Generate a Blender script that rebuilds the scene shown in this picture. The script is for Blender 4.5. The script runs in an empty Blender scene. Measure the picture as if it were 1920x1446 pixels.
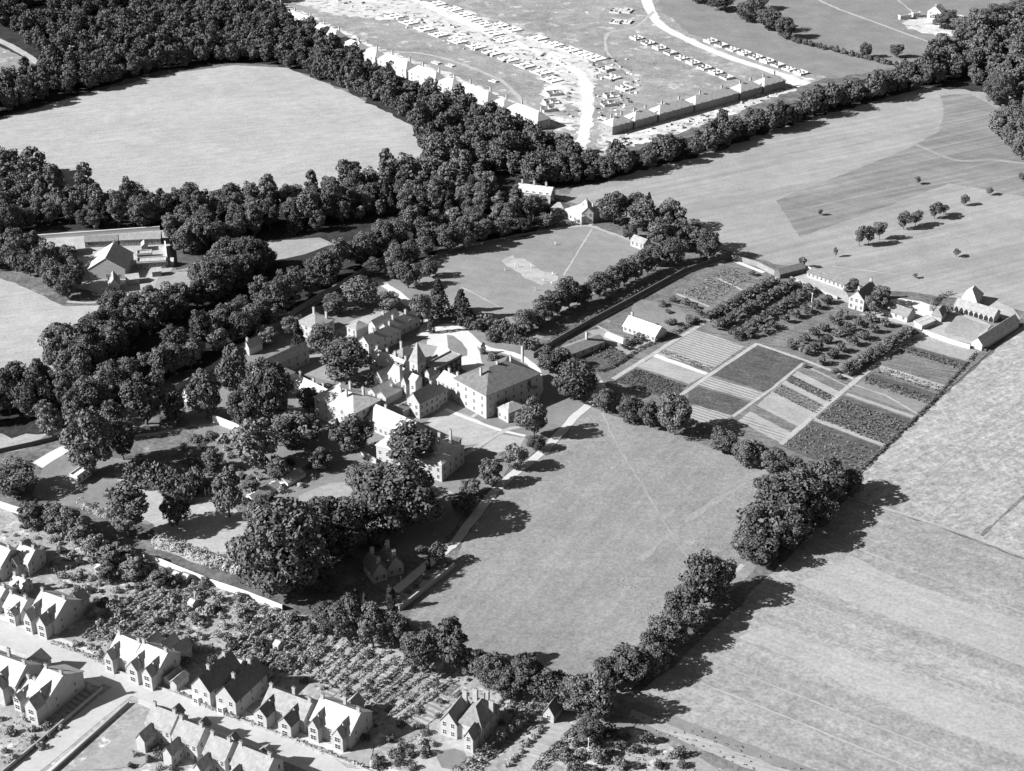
import bpy, math, random
import numpy as np
from mathutils import Vector

S = bpy.context.scene
R = math.radians
# ------------------------------------------------------------------ camera
CAM_H, PITCH, FPX = 300.0, 28.0, 3090.0
cd = bpy.data.cameras.new('camera'); cam = bpy.data.objects.new('camera', cd)
S.collection.objects.link(cam); S.camera = cam
cam.location = (0, 0, CAM_H); cam.rotation_euler = (R(90 - PITCH), 0, 0)
cd.sensor_width = 36; cd.lens = 36 * FPX / 1920; cd.clip_start = 1; cd.clip_end = 20000
# ------------------------------------------------------------------ sky and sun (monochrome film: every light and surface is grey)
SUN_EL, SUN_AZ = 31.0, 13.0            # shadows fall to the right and 13 degrees away
W = bpy.data.worlds.new('World'); S.world = W; W.use_nodes = True
nt = W.node_tree; nt.nodes.clear()
sky = nt.nodes.new('ShaderNodeTexSky'); sky.sky_type = 'NISHITA'; sky.sun_disc = False
sky.sun_elevation = R(SUN_EL); sky.sun_rotation = R(270 - SUN_AZ)
# film behind a deep yellow filter: it sees little of the blue skylight
bw = nt.nodes.new('ShaderNodeSeparateColor'); bg = nt.nodes.new('ShaderNodeBackground'); bg.inputs[1].default_value = 0.05
wo = nt.nodes.new('ShaderNodeOutputWorld')
nt.links.new(sky.outputs[0], bw.inputs[0]); nt.links.new(bw.outputs[0], bg.inputs[0]); nt.links.new(bg.outputs[0], wo.inputs[0])
sd = bpy.data.lights.new('sun', 'SUN'); sd.energy = 5.0; sd.angle = R(0.5)
sun = bpy.data.objects.new('sun', sd); S.collection.objects.link(sun)
tosun = Vector((-math.cos(R(SUN_AZ)) * math.cos(R(SUN_EL)), -math.sin(R(SUN_AZ)) * math.cos(R(SUN_EL)), math.sin(R(SUN_EL))))
sun.rotation_euler = tosun.to_track_quat('Z', 'Y').to_euler(); sun.location = (0, 600, 400)
vs = S.view_settings; vs.view_transform = 'Standard'; vs.look = 'None'; vs.exposure = 1.08; vs.gamma = 1

# ------------------------------------------------------------------ helpers
C = S.collection
rnd = random.Random(7)
SP, CP = math.sin(R(PITCH)), math.cos(R(PITCH))
def at(px, py, z=0.0):
    """photograph point -> the place on the land (height z) that it shows"""
    a = (px - 960) / FPX; b = (py - 723) / FPX
    dx, dy, dz = a, CP - b * SP, -SP - b * CP
    t = (z - CAM_H) / dz
    return Vector((dx * t, dy * t, z))
def link(o): C.objects.link(o); return o
def mesh_np(name, v, f, mats=(), mi=None, smooth=False):
    v = np.asarray(v, dtype=np.float32).reshape(-1, 3)
    me = bpy.data.meshes.new(name)
    if isinstance(f, np.ndarray):
        n, k = f.shape
        me.vertices.add(len(v)); me.vertices.foreach_set('co', v.ravel())
        me.loops.add(n * k); me.loops.foreach_set('vertex_index', f.astype(np.int32).ravel())
        me.polygons.add(n); me.polygons.foreach_set('loop_start', np.arange(0, n * k, k, dtype=np.int32))
        me.polygons.foreach_set('loop_total', np.full(n, k, dtype=np.int32))
    else:
        me.from_pydata([tuple(map(float, p)) for p in v], [], f)
    for m in mats: me.materials.append(m)
    if mi is not None: me.polygons.foreach_set('material_index', np.asarray(mi, dtype=np.int32))
    if smooth: me.polygons.foreach_set('use_smooth', np.ones(len(me.polygons), dtype=bool))
    me.update(calc_edges=True); me.validate()
    return me
class MB:
    def __init__(s): s.v = []; s.f = []; s.m = []
    def poly(s, pts, m=0):
        b = len(s.v); s.v += [tuple(p) for p in pts]; s.f.append(tuple(range(b, b + len(pts)))); s.m.append(m)
    def solid(s, lo, hi, m=0, bottom=True):
        n = len(lo); b = len(s.v); s.v += [tuple(p) for p in lo] + [tuple(p) for p in hi]
        for i in range(n):
            j = (i + 1) % n; s.f.append((b + i, b + j, b + n + j, b + n + i)); s.m.append(m)
        s.f.append(tuple(range(b + n, b + 2 * n))); s.m.append(m)
        if bottom: s.f.append(tuple(range(b + n - 1, b - 1, -1))); s.m.append(m)
    def box(s, x0, x1, y0, y1, z0, z1, m=0):
        s.solid([(x0, y0, z0), (x1, y0, z0), (x1, y1, z0), (x0, y1, z0)], [(x0, y0, z1), (x1, y0, z1), (x1, y1, z1), (x0, y1, z1)], m)
    def tube(s, p0, p1, r0, r1, n=7, m=0, cap=True):
        p0, p1 = Vector(p0), Vector(p1); d = (p1 - p0).normalized()
        a = d.orthogonal().normalized(); c = d.cross(a)
        lo = [p0 + (a * math.cos(t) + c * math.sin(t)) * r0 for t in (2 * math.pi * i / n for i in range(n))]
        hi = [p1 + (a * math.cos(t) + c * math.sin(t)) * r1 for t in (2 * math.pi * i / n for i in range(n))]
        s.solid(lo, hi, m, cap)
    def mesh(s, name, mats, smooth=False):
        return mesh_np(name, s.v, s.f, mats, s.m, smooth)
def obj(name, me, parent=None, loc=(0, 0, 0), rz=0):
    o = link(bpy.data.objects.new(name, me)); o.location = loc; o.rotation_euler = (0, 0, rz)
    if parent: o.parent = parent
    return o
def tag(o, label=None, cat=None, group=None, kind=None):
    if label: o['label'] = label
    if cat: o['category'] = cat
    if group: o['group'] = group
    if kind: o['kind'] = kind
    return o
def thing(name, label, cat, loc, rz=0, group=None, sc=(1, 1, 1)):
    o = link(bpy.data.objects.new(name, None)); o.location = loc; o.rotation_euler = (0, 0, rz); o.scale = sc
    o.empty_display_size = 1
    return tag(o, label, cat, group)

def px_of(x, y):
    yy = y * CP + CAM_H * SP; t = y * SP - CAM_H * CP
    return 960 + FPX * x / yy, 723 - FPX * t / yy
# ------------------------------------------------------------------ materials
def nodes(name):
    m = bpy.data.materials.new(name); m.use_nodes = True; t = m.node_tree; t.nodes.clear()
    out = t.nodes.new('ShaderNodeOutputMaterial'); b = t.nodes.new('ShaderNodeBsdfDiffuse')
    t.links.new(b.outputs[0], out.inputs[0]); return m, t, b
def math_(t, op, a, b=None, c=None):
    n = t.nodes.new('ShaderNodeMath'); n.operation = op
    for i, x in enumerate((a, b, c)):
        if x is None: continue
        if isinstance(x, (int, float)): n.inputs[i].default_value = x
        else: t.links.new(x, n.inputs[i])
    return n.outputs[0]
def ground_mat(name, base, amps=(), streaks=(), bump=0.0, obj_space=False, patches=None, stripes=()):
    """amps: (size in m, strength) of mottling; streaks: (angle deg, width m, length m, strength); stripes: (angle, period, strength)"""
    m, t, b = nodes(name)
    if obj_space:
        g = t.nodes.new('ShaderNodeTexCoord'); pos = g.outputs['Object']
    else:
        g = t.nodes.new('ShaderNodeNewGeometry'); pos = g.outputs['Position']
    val = None
    def noise(vec, scale, detail=3, rough=.6):
        n = t.nodes.new('ShaderNodeTexNoise'); n.inputs['Scale'].default_value = scale
        n.inputs['Detail'].default_value = detail; n.inputs['Roughness'].default_value = rough
        t.links.new(vec, n.inputs['Vector']); return n.outputs['Fac']
    total = None
    for size, amp in amps:
        f = noise(pos, 1.0 / size)
        f = math_(t, 'MULTIPLY_ADD', f, amp * 4.4, 1 - amp * 2.2)
        total = f if total is None else math_(t, 'MULTIPLY', total, f)
    for ang, w, l, amp in streaks:
        mp = t.nodes.new('ShaderNodeMapping'); mp.vector_type = 'TEXTURE'
        mp.inputs['Rotation'].default_value = (0, 0, R(ang)); mp.inputs['Scale'].default_value = (l, w, 1000)
        t.links.new(pos, mp.inputs['Vector'])
        f = noise(mp.outputs[0], 1.0, 2)
        f = math_(t, 'MULTIPLY_ADD', f, amp * 4.4, 1 - amp * 2.2)
        total = f if total is None else math_(t, 'MULTIPLY', total, f)
    for ang, per, amp in stripes:
        sx = t.nodes.new('ShaderNodeSeparateXYZ'); t.links.new(pos, sx.inputs[0])
        k = 2 * math.pi / per
        u = math_(t, 'ADD', math_(t, 'MULTIPLY', sx.outputs[0], -math.sin(R(ang)) * k), math_(t, 'MULTIPLY', sx.outputs[1], math.cos(R(ang)) * k))
        u = math_(t, 'ADD', u, math_(t, 'MULTIPLY', noise(pos, .25), 3.0))
        f = math_(t, 'MULTIPLY_ADD', math_(t, 'SINE', u), amp, 1.0)
        total = f if total is None else math_(t, 'MULTIPLY', total, f)
    if patches:   # bare or worn patches with soft shapes: (size, tone factor, threshold)
        for size, fac, thr in patches:
            f = noise(pos, 1.0 / size, 4)
            mr = t.nodes.new('ShaderNodeMapRange'); mr.inputs['From Min'].default_value = thr; mr.inputs['From Max'].default_value = thr + .06
            mr.inputs['To Min'].default_value = 1; mr.inputs['To Max'].default_value = fac
            t.links.new(f, mr.inputs['Value'])
            total = mr.outputs[0] if total is None else math_(t, 'MULTIPLY', total, mr.outputs[0])
    col = math_(t, 'MULTIPLY', total, base) if total is not None else None
    if col is not None:
        col = math_(t, 'MINIMUM', col, .9); t.links.new(col, b.inputs['Color'])
    else: b.inputs['Color'].default_value = (base, base, base, 1)
    if bump:
        bn = t.nodes.new('ShaderNodeBump'); bn.inputs['Strength'].default_value = 1; bn.inputs['Distance'].default_value = bump
        t.links.new(noise(pos, .9, 5, .7), bn.inputs['Height']); t.links.new(bn.outputs[0], b.inputs['Normal'])
    return m
def leaf_mat(name, base, var=.5):
    m, t, b = nodes(name)
    oi = t.nodes.new('ShaderNodeObjectInfo'); g = t.nodes.new('ShaderNodeNewGeometry')
    n = t.nodes.new('ShaderNodeTexNoise'); n.inputs['Scale'].default_value = .45; n.inputs['Detail'].default_value = 3
    t.links.new(g.outputs['Position'], n.inputs['Vector'])
    f = math_(t, 'MULTIPLY_ADD', n.outputs['Fac'], 1.6, .2)
    r = math_(t, 'MULTIPLY_ADD', oi.outputs['Random'], var, 1 - var / 2)
    t.links.new(math_(t, 'MULTIPLY', math_(t, 'MULTIPLY', f, r), base), b.inputs['Color'])
    return m
def roof_mat(name, base, courses=.35):
    """tiles or slates: courses across the slope, patchy weathering"""
    m, t, b = nodes(name)
    g = t.nodes.new('ShaderNodeTexCoord'); sx = t.nodes.new('ShaderNodeSeparateXYZ'); t.links.new(g.outputs['Object'], sx.inputs[0])
    n = t.nodes.new('ShaderNodeTexNoise'); n.inputs['Scale'].default_value = .8; n.inputs['Detail'].default_value = 5
    t.links.new(g.outputs['Object'], n.inputs['Vector'])
    s = math_(t, 'SINE', math_(t, 'MULTIPLY', sx.outputs[2], 2 * math.pi / courses))
    f = math_(t, 'MULTIPLY', math_(t, 'MULTIPLY_ADD', s, .10, 1.0), math_(t, 'MULTIPLY_ADD', n.outputs['Fac'], 1.0, .5))
    t.links.new(math_(t, 'MULTIPLY', f, base), b.inputs['Color'])
    return m
def wall_mat(name, base, stain=.35):
    m, t, b = nodes(name)
    g = t.nodes.new('ShaderNodeTexCoord')
    n = t.nodes.new('ShaderNodeTexNoise'); n.inputs['Scale'].default_value = .7; n.inputs['Detail'].default_value = 6
    t.links.new(g.outputs['Object'], n.inputs['Vector'])
    t.links.new(math_(t, 'MULTIPLY', math_(t, 'MULTIPLY_ADD', n.outputs['Fac'], stain * 2, 1 - stain), base), b.inputs['Color'])
    return m
M = {}
M['ground'] = ground_mat('rough_grass', .13, [(60, .25), (9, .35), (1.6, .4)], patches=[(14, 1.5, .58)])
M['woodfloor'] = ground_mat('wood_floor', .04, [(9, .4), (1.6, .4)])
M['meadow_bright'] = ground_mat('dry_meadow', .325, [(40, .1), (6, .1), (1.2, .16)], [(20, 2.5, 18, .10)])
M['meadow_mid'] = ground_mat('grazed_meadow', .215, [(70, .14), (11, .12), (2.4, .14), (1.0, .24)], [(60, 3, 40, .10)])
M['meadow_east'] = ground_mat('parkland_grass', .26, [(70, .14), (8, .10), (1.3, .14)], [(28, 4, 90, .14), (28, 12, 120, .08)])
M['meadow_strip'] = ground_mat('mown_strip_grass', .195, [(70, .14), (8, .10), (1.3, .14)], [(28, 3.5, 90, .25), (-35, 5, 60, .08)])
M['meadow_worn'] = ground_mat('worn_meadow', .25, [(10, .12), (1.1, .22)])
M['pitch'] = ground_mat('cricket_turf', .215, [(30, .14), (5, .10), (1.1, .14)], [(-25, 3, 40, .06)])
M['wicket'] = ground_mat('worn_wicket', .34, [(6, .2), (1.1, .16)])
M['wheat'] = ground_mat('ripe_crop', .285, [(80, .10), (12, .10), (3.2, .30), (1.2, .30)], [(38, 1.6, 10, .20), (38, 12, 200, .07)])
M['stubble'] = ground_mat('standing_crop', .26, [(90, .08), (14, .10), (3.0, .22), (1.1, .28)], [(-34, 5, 160, .13), (-34, 25, 300, .13)])
M['stubble_light'] = ground_mat('cut_crop', .31, [(30, .08), (5, .08), (1.2, .2)], [(-34, 3, 120, .10)])
M['lawn'] = ground_mat('lawn', .19, [(15, .15), (2, .12), (.8, .1)])
M['lawn_light'] = ground_mat('dry_lawn', .27, [(15, .15), (2, .14), (.8, .12)])
M['chalk'] = ground_mat('chalk_spoil', .46, [(12, .14), (2.5, .22), (.9, .15)], patches=[(5, .45, .55), (16, 1.35, .55)])
M['site'] = ground_mat('rough_site_grass', .24, [(40, .2), (9, .25), (1.6, .3)], patches=[(11, 1.6, .58)])
M['road'] = ground_mat('pale_road', .40, [(10, .08), (1.5, .08)])
M['pavement'] = ground_mat('pavement', .46, [(6, .08), (1.2, .08)])
M['path'] = ground_mat('gravel_path', .34, [(6, .15), (1.2, .15)])
M['gravel'] = ground_mat('white_gravel', .52, [(12, .06), (1.5, .06)])
M['soil'] = ground_mat('garden_soil', .28, [(8, .25), (1.4, .3)], patches=[(5, 1.6, .57)])
M['bed_dark'] = ground_mat('leafy_bed', .09, [(8, .2), (1.0, .35)], [(-22, .9, 9, .35)])
M['bed_mid'] = ground_mat('green_bed', .15, [(8, .2), (1.0, .3)], [(-22, .9, 12, .4)])
M['bed_light'] = ground_mat('dry_bed', .30, [(8, .1), (1.0, .12)], [(-22, .8, 20, .2)])
M['bed_rows'] = ground_mat('row_bed', .27, [(8, .1), (1.0, .15)], stripes=[(-36, 1.9, .30)])
M['leaf'] = leaf_mat('broadleaf', .12)
M['leaf_light'] = leaf_mat('pale_leaf', .17)
M['leaf_dark'] = leaf_mat('evergreen', .06)
M['leaf_dry'] = leaf_mat('garden_leaf', .25, .8)
M['ivy'] = leaf_mat('ivy', .07)
M['bark'] = wall_mat('bark', .12)
M['slate'] = roof_mat('weathered_slate', .27)
M['slate_dark'] = roof_mat('dark_slate', .15)
M['tile'] = roof_mat('clay_tile', .20)
M['white_roof'] = roof_mat('pale_roof', .42)
M['lead'] = roof_mat('flat_lead', .33, 3)
M['render'] = wall_mat('pale_render', .38, .2)
M['brick'] = wall_mat('brick', .24)
M['stone'] = wall_mat('stone', .34, .25)
M['white'] = wall_mat('white_paint', .62, .1)
M['timber'] = wall_mat('tarred_timber', .12)
M['concrete'] = wall_mat('fresh_concrete', .72, .2)
M['block'] = wall_mat('new_brickwork', .40, .4)
M['dark'] = wall_mat('dark_opening', .03, .2)
def glass_mat():
    m = bpy.data.materials.new('window_glass'); m.use_nodes = True; b = m.node_tree.nodes['Principled BSDF']
    b.inputs['Base Color'].default_value = (.03, .03, .03, 1); b.inputs['Roughness'].default_value = .15; return m
M['glass'] = glass_mat()

# ------------------------------------------------------------------ land sheets
def pt_poly(pxs, z): return [at(x, y) .xy.to_3d() + Vector((0, 0, z)) for x, y in pxs]
def roughen(P, step, amp, rg, closed=True):
    out = []; n = len(P)
    for i in range(n if closed else n - 1):
        a, b = P[i], P[(i + 1) % n]; L = (b - a).length; k = max(1, int(L / step))
        nrm = Vector((-(b - a).y, (b - a).x, 0)).normalized() if L > 0 else Vector((0, 0, 0))
        for j in range(k):
            p = a.lerp(b, j / k); out.append(p + nrm * rg.gauss(0, amp) * (1 if j else .3))
    if not closed: out.append(P[-1])
    return out
SHEETS = [0]
def lift(z): SHEETS[0] += 1; return z + SHEETS[0] * .0004      # no two sheets share a level
def sheet(name, pxs, z, mat, amp=.5, step=4, label=None):
    z = lift(z)
    P = roughen(pt_poly(pxs, z), step, amp, random.Random(len(pxs) * 7 + int(pxs[0][0])))
    o = obj(name, mesh_np(name, P, [tuple(range(len(P)))], [M[mat]]))
    if o.data.polygons[0].normal.z < 0: o.data.flip_normals()
    return tag(o, label, kind='structure')
def smooth_line(P, k=5):
    Q = [P[0] * 2 - P[1]] + P + [P[-1] * 2 - P[-2]]; out = []
    for i in range(1, len(Q) - 2):
        for j in range(k):
            t = j / k; a, b, c, d = Q[i - 1], Q[i], Q[i + 1], Q[i + 2]
            out.append(.5 * ((2 * b) + (c - a) * t + (2 * a - 5 * b + 4 * c - d) * t * t + (3 * b - a - 3 * c + d) * t * t * t))
    out.append(P[-1]); return out
def ribbon(name, pxs, width, z, mat, amp=.15, smooth=True, kerb=0, label=None):
    z = lift(z)
    P = pt_poly(pxs, z)
    if smooth and len(P) > 2: P = smooth_line(P)
    rg = random.Random(int(pxs[0][0]) + 3)
    Q = []
    for i in range(len(P) - 1):
        L = (P[i + 1] - P[i]).length; k = max(1, int(L / 4))
        Q += [P[i].lerp(P[i + 1], j / k) for j in range(k)]
    Q.append(P[-1]); v = []; f = []
    for i, p in enumerate(Q):
        d = (Q[min(i + 1, len(Q) - 1)] - Q[max(i - 1, 0)]); n = Vector((-d.y, d.x, 0)).normalized()
        w = width / 2
        v += [p + n * (w + rg.gauss(0, amp)), p - n * (w + rg.gauss(0, amp))]
        if i: f.append((2 * i - 2, 2 * i - 1, 2 * i + 1, 2 * i))
    o = obj(name, mesh_np(name, v, f, [M[mat]]))
    if o.data.polygons[0].normal.z < 0: o.data.flip_normals()
    return tag(o, label, kind='structure')
def inside(x, y, poly):
    c = False; n = len(poly); j = n - 1
    for i in range(n):
        if (poly[i][1] > y) != (poly[j][1] > y) and x < (poly[j][0] - poly[i][0]) * (y - poly[i][1]) / (poly[j][1] - poly[i][1]) + poly[i][0]: c = not c
        j = i
    return c
def scatter(pxpoly, spacing, seed, holes=()):
    """well spread random points (world) inside an outline"""
    P = [at(x, y) for x, y in pxpoly]; PP = [(p.x, p.y) for p in P]
    H = [[(at(x, y).x, at(x, y).y) for x, y in h] for h in holes]
    x0, x1 = min(p[0] for p in PP), max(p[0] for p in PP); y0, y1 = min(p[1] for p in PP), max(p[1] for p in PP)
    rg = random.Random(seed); grid = {}; out = []
    for _ in range(int((x1 - x0) * (y1 - y0) / spacing ** 2 * 12) + 20):
        x, y = rg.uniform(x0, x1), rg.uniform(y0, y1)
        if not inside(x, y, PP) or any(inside(x, y, h) for h in H): continue
        gx, gy = int(x // spacing), int(y // spacing); ok = True
        for i in (-1, 0, 1):
            for j in (-1, 0, 1):
                for q in grid.get((gx + i, gy + j), ()):
                    if (q[0] - x) ** 2 + (q[1] - y) ** 2 < spacing ** 2: ok = False
        if ok: grid.setdefault((gx, gy), []).append((x, y)); out.append((x, y))
    return out

LM = [(180, 440, 'behind the farm cottage barns'), (360, 440, 'right of the farm cottage yard'), (60, 330, 'at the left tip of the upper meadow'), (200, 380, 'below the left corner of the upper meadow'),
 (330, 395, 'below the middle of the upper meadow'), (520, 380, 'below the right half of the upper meadow'), (640, 370, 'left of the widest wood'), (760, 330, 'by the right corner of the upper meadow'), (880, 350, 'between the upper meadow and the site entrance'),
 (780, 440, 'above the shaded cricket fringe'), (900, 430, 'beside the pavilion villas'), (600, 460, 'by the small bright clearing'), (480, 480, 'just below the small bright clearing'),
 (700, 500, 'above the mansion path'), (600, 560, 'above the square white house'), (520, 600, 'opposite the left boundary cottage'), (430, 650, 'where the boundary wall ends'), (330, 680, 'above the white shrine'),
 (240, 720, 'over the tall tree left of the shrine'), (130, 790, 'at the lower end of the avenue'), (300, 600, 'below the farm cottages'), (400, 540, 'right of the farm lane'), (230, 660, 'at the right end of the bright lower meadow'),
 (40, 740, 'on the left edge under the lower meadow'), (130, 710, 'under the lower meadow'), (40, 510, 'at the left edge above the lower meadow'), (130, 545, 'left of the cottage lane'),
 (1060, 340, 'at the site entrance'), (1180, 320, 'under the first new houses'), (1300, 295, 'under the longest unfinished house'), (1420, 255, 'under the last new houses'), (1540, 215, 'at the end of the curving road'), (1680, 180, 'above the dark mown strips'), (1800, 160, 'at the top corner of the pasture'),
 (980, 400, 'behind the pavilion villas'), (850, 470, 'at the cricket boundary path'),
 (60, 1050, 'beside the highest left house'), (120, 1100, 'beside the two gabled left house'), (180, 1140, 'above the first gabled block'), (240, 1100, 'below the lone lawn tree'), (320, 1110, 'under the left end of the white wall'), (300, 1200, 'behind the first gabled block'),
 (400, 1140, 'under the middle of the white wall'), (380, 1220, 'behind the dark roofed pair'), (480, 1160, 'under the right end of the white wall'), (470, 1240, 'behind the long roofed house'), (560, 1190, 'under the huge oak'), (540, 1260, 'behind the small square roofed house'), (150, 1010, 'above the pale ragged trees'),
 (620, 1290, 'behind the end house'), (680, 1240, 'below the cypress garden'), (680, 1340, 'right of the end house'), (760, 1300, 'below the rounded corner tree'), (830, 1310, 'above the villa'), (900, 1330, 'right of the villa chimneys'), (960, 1330, 'by the small white cottage'), (760, 1400, 'left of the round lawn'),
 (1080, 1400, 'left of the tall white pole'), (1140, 1400, 'right of the tall white pole'), (1220, 1420, 'at the field edge by the pole'), (30, 1390, 'by the corner house'), (270, 1430, 'on the plot at the bottom edge'),
 (380, 850, 'below the white slanting wall'), (470, 900, 'left of the glass houses'), (560, 890, 'right of the glass houses'), (600, 850, 'before the hip roofed main house'), (220, 1190, 'left of the first gabled block')]
ORD = ['leftmost', 'second', 'third', 'fourth', 'fifth', 'sixth', 'seventh', 'eighth', 'ninth', 'tenth', 'eleventh', 'twelfth', 'thirteenth', 'fourteenth', 'fifteenth', 'sixteenth', 'seventeenth', 'eighteenth', 'nineteenth', 'twentieth',
 'twenty first', 'twenty second', 'twenty third', 'twenty fourth', 'twenty fifth', 'twenty sixth', 'twenty seventh', 'twenty eighth', 'twenty ninth', 'thirtieth']
def name_by_place(objs, noun):
    """labels for things of one kind that only their place tells apart: counted from the left beside the nearest landmark"""
    bins = {}
    for o in objs:
        q = px_of(o.location.x, o.location.y)
        k = min(range(len(LM)), key=lambda i: (LM[i][0] - q[0]) ** 2 + ((LM[i][1] - q[1]) * 1.6) ** 2); bins.setdefault(k, []).append((q[0], o))
    for k, L in bins.items():
        L.sort(key=lambda t: t[0])
        for i, (_, o) in enumerate(L):
            o['label'] = ('only ' + noun if len(L) == 1 else ORD[min(i, 29)] + (' ' + noun if i == 0 else ' ' + noun + ' from the left')) + ' ' + LM[k][2]
# ------------------------------------------------------------------ the land
def big(name, z, mat):
    s = 9000; o = obj(name, mesh_np(name, [(-s, -2000, z), (s, -2000, z), (s, s, z), (-s, s, z)], [(0, 1, 2, 3)], [M[mat]])); tag(o, kind='structure')
big('ground', 0, 'ground')
F = 'field'
sheet(F, [(-300, 250), (-40, 240), (60, 205), (150, 180), (320, 138), (440, 122), (540, 128), (640, 168), (740, 215), (800, 255), (790, 310), (600, 368), (330, 395), (200, 390), (100, 330), (-40, 300), (-300, 330)], .03, 'meadow_bright', label='bright mown meadow ringed by woods at upper left')
sheet(F, [(-200, 500), (-40, 505), (60, 545), (120, 574), (215, 572), (330, 530), (390, 560), (300, 650), (180, 745), (60, 838), (-60, 865), (-250, 900)], .03, 'meadow_bright', label='bright meadow below the farm cottages at left')
sheet(F, [(1040, 372), (1110, 340), (1280, 296), (1520, 218), (1760, 160), (1860, 170), (2200, 170), (2300, 640), (1990, 600), (1905, 580), (1800, 560), (1600, 535), (1500, 505), (1420, 487), (1380, 480), (1300, 440), (1150, 400)], .03, 'meadow_east', 1.0, label='broad parkland pasture beyond the kitchen garden')
sheet(F, [(1455, 376), (1520, 350), (1610, 316), (1700, 280), (1762, 246), (1770, 205), (1762, 178), (1820, 176), (1870, 205), (1960, 260), (2200, 330), (2100, 400), (1780, 344), (1500, 445)], .05, 'meadow_strip', .25, label='darker mown strips across the pasture')
ribbon('path', [(1620, 245), (1700, 265), (1790, 300), (1860, 300), (1960, 312)], 3, .07, 'meadow_east')
sheet(F, [(740, 500), (860, 458), (1000, 430), (1100, 422), (1190, 448), (1240, 480), (1240, 500), (1170, 520), (1080, 570), (1010, 610), (900, 612), (830, 600), (790, 560), (745, 530)], .03, 'pitch', .4, label='oval cricket field ringed by trees')
sheet('wicket', [(945, 484), (965, 478), (1045, 520), (1030, 532), (1015, 535), (950, 500)], .05, 'wicket', 1.2, 3)
sheet('wicket', [(860, 540), (880, 533), (940, 560), (900, 580)], .05, 'pitch', 1, 3)
ribbon('path', [(862, 546), (872, 542), (940, 578)], .6, .07, 'wicket')
ribbon('path', [(1110, 430), (1085, 470), (1057, 517)], .8, .07, 'wicket')
sheet(F, [(1085, 752), (1150, 780), (1290, 822), (1440, 882), (1590, 915), (1470, 1010), (1400, 1085), (1300, 1160), (1170, 1310), (1040, 1290), (880, 1230), (760, 1165), (775, 1128), (852, 1062), (870, 1010), (935, 925), (1062, 800)], .03, 'meadow_mid', .5, label='central meadow crossed by a trodden path')
ribbon('path', [(1130, 775), (1155, 830), (1195, 895), (1240, 970), (1298, 1062)], .8, .06, 'meadow_east', .15, label='thin trodden footpath across the central meadow')
ribbon('path', [(1440, 885), (1340, 940), (1270, 992), (1200, 1050)], 2.0, .05, 'meadow_worn', .6)
sheet(F, [(1930, 600), (2300, 540), (2500, 1200), (1960, 1062), (1760, 985), (1600, 932), (1600, 900), (1700, 805), (1850, 670)], .03, 'wheat', .4, label='ripe crop field right of the kitchen garden')
ribbon('path', [(1590, 932), (1760, 985), (2050, 1085)], 1.6, .06, 'stubble_light', .25)
ribbon('path', [(1840, 1005), (1900, 950), (1990, 870)], 1.2, .06, 'bed_mid', .25)
ribbon('path', [(1640, 905), (1760, 800), (1930, 650)], .9, .06, 'bed_light', .25)
sheet(F, [(1590, 935), (1760, 988), (1960, 1066), (2500, 1250), (2500, 1900), (1560, 1560), (1300, 1380), (1170, 1320), (1250, 1260), (1400, 1120)], .03, 'stubble', .4, label='broad crop field filling the lower right')
sheet(F, [(1385, 1195), (1440, 1170), (1700, 1262), (1960, 1350), (1990, 1440), (1750, 1360), (1500, 1240)], .05, 'stubble_light', .4)
sheet(F, [(1590, 1040), (1680, 1085), (1960, 1180), (2050, 1300), (1700, 1170), (1500, 1095)], .05, 'stubble_light', .4)
sheet('field_margin', [(1165, 1318), (1200, 1316), (1340, 1372), (1640, 1490), (1560, 1530), (1330, 1432), (1190, 1362), (1150, 1340)], .05, 'lawn', .3)
sheet('field_margin', [(1185, 1330), (1320, 1385), (1560, 1478), (1540, 1492), (1310, 1404), (1180, 1346)], .06, 'bed_light', .3)
sheet('field_margin', [(1210, 1368), (1330, 1412), (1520, 1490), (1500, 1510), (1310, 1436), (1205, 1384)], .06, 'ground', .3)
for P in ([(1440, 1100), (1700, 1205), (2050, 1345)], [(1420, 1135), (1700, 1245), (2050, 1390)], [(1560, 1010), (1750, 1085), (2000, 1180)], [(1330, 1240), (1600, 1345), (1900, 1465)], [(1300, 1275), (1560, 1380), (1800, 1480)], [(1500, 1060), (1760, 1165), (2050, 1285)]):
    ribbon('path', P, .55, .062, 'stubble_light', .12)
for P in ([(1760, 968), (1850, 885), (1990, 765)], [(1700, 930), (1800, 845), (1990, 690)], [(1900, 1010), (1990, 935)]): ribbon('path', P, .5, .062, 'meadow_worn', .12)
ribbon('path', [(1395, 1060), (1370, 1078), (1350, 1095), (1300, 1060)], 1.6, .064, 'path', .4)
ribbon('path', [(1210, 1205), (1150, 1235), (1100, 1240)], .7, .062, 'meadow_worn', .2)
ribbon('path', [(1900, 330), (1700, 350), (1500, 392), (1380, 400)], .6, .062, 'lawn_light', .2)
ribbon('path', [(1560, 500), (1720, 520), (1900, 545)], .8, .062, 'meadow_bright', .3)
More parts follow.
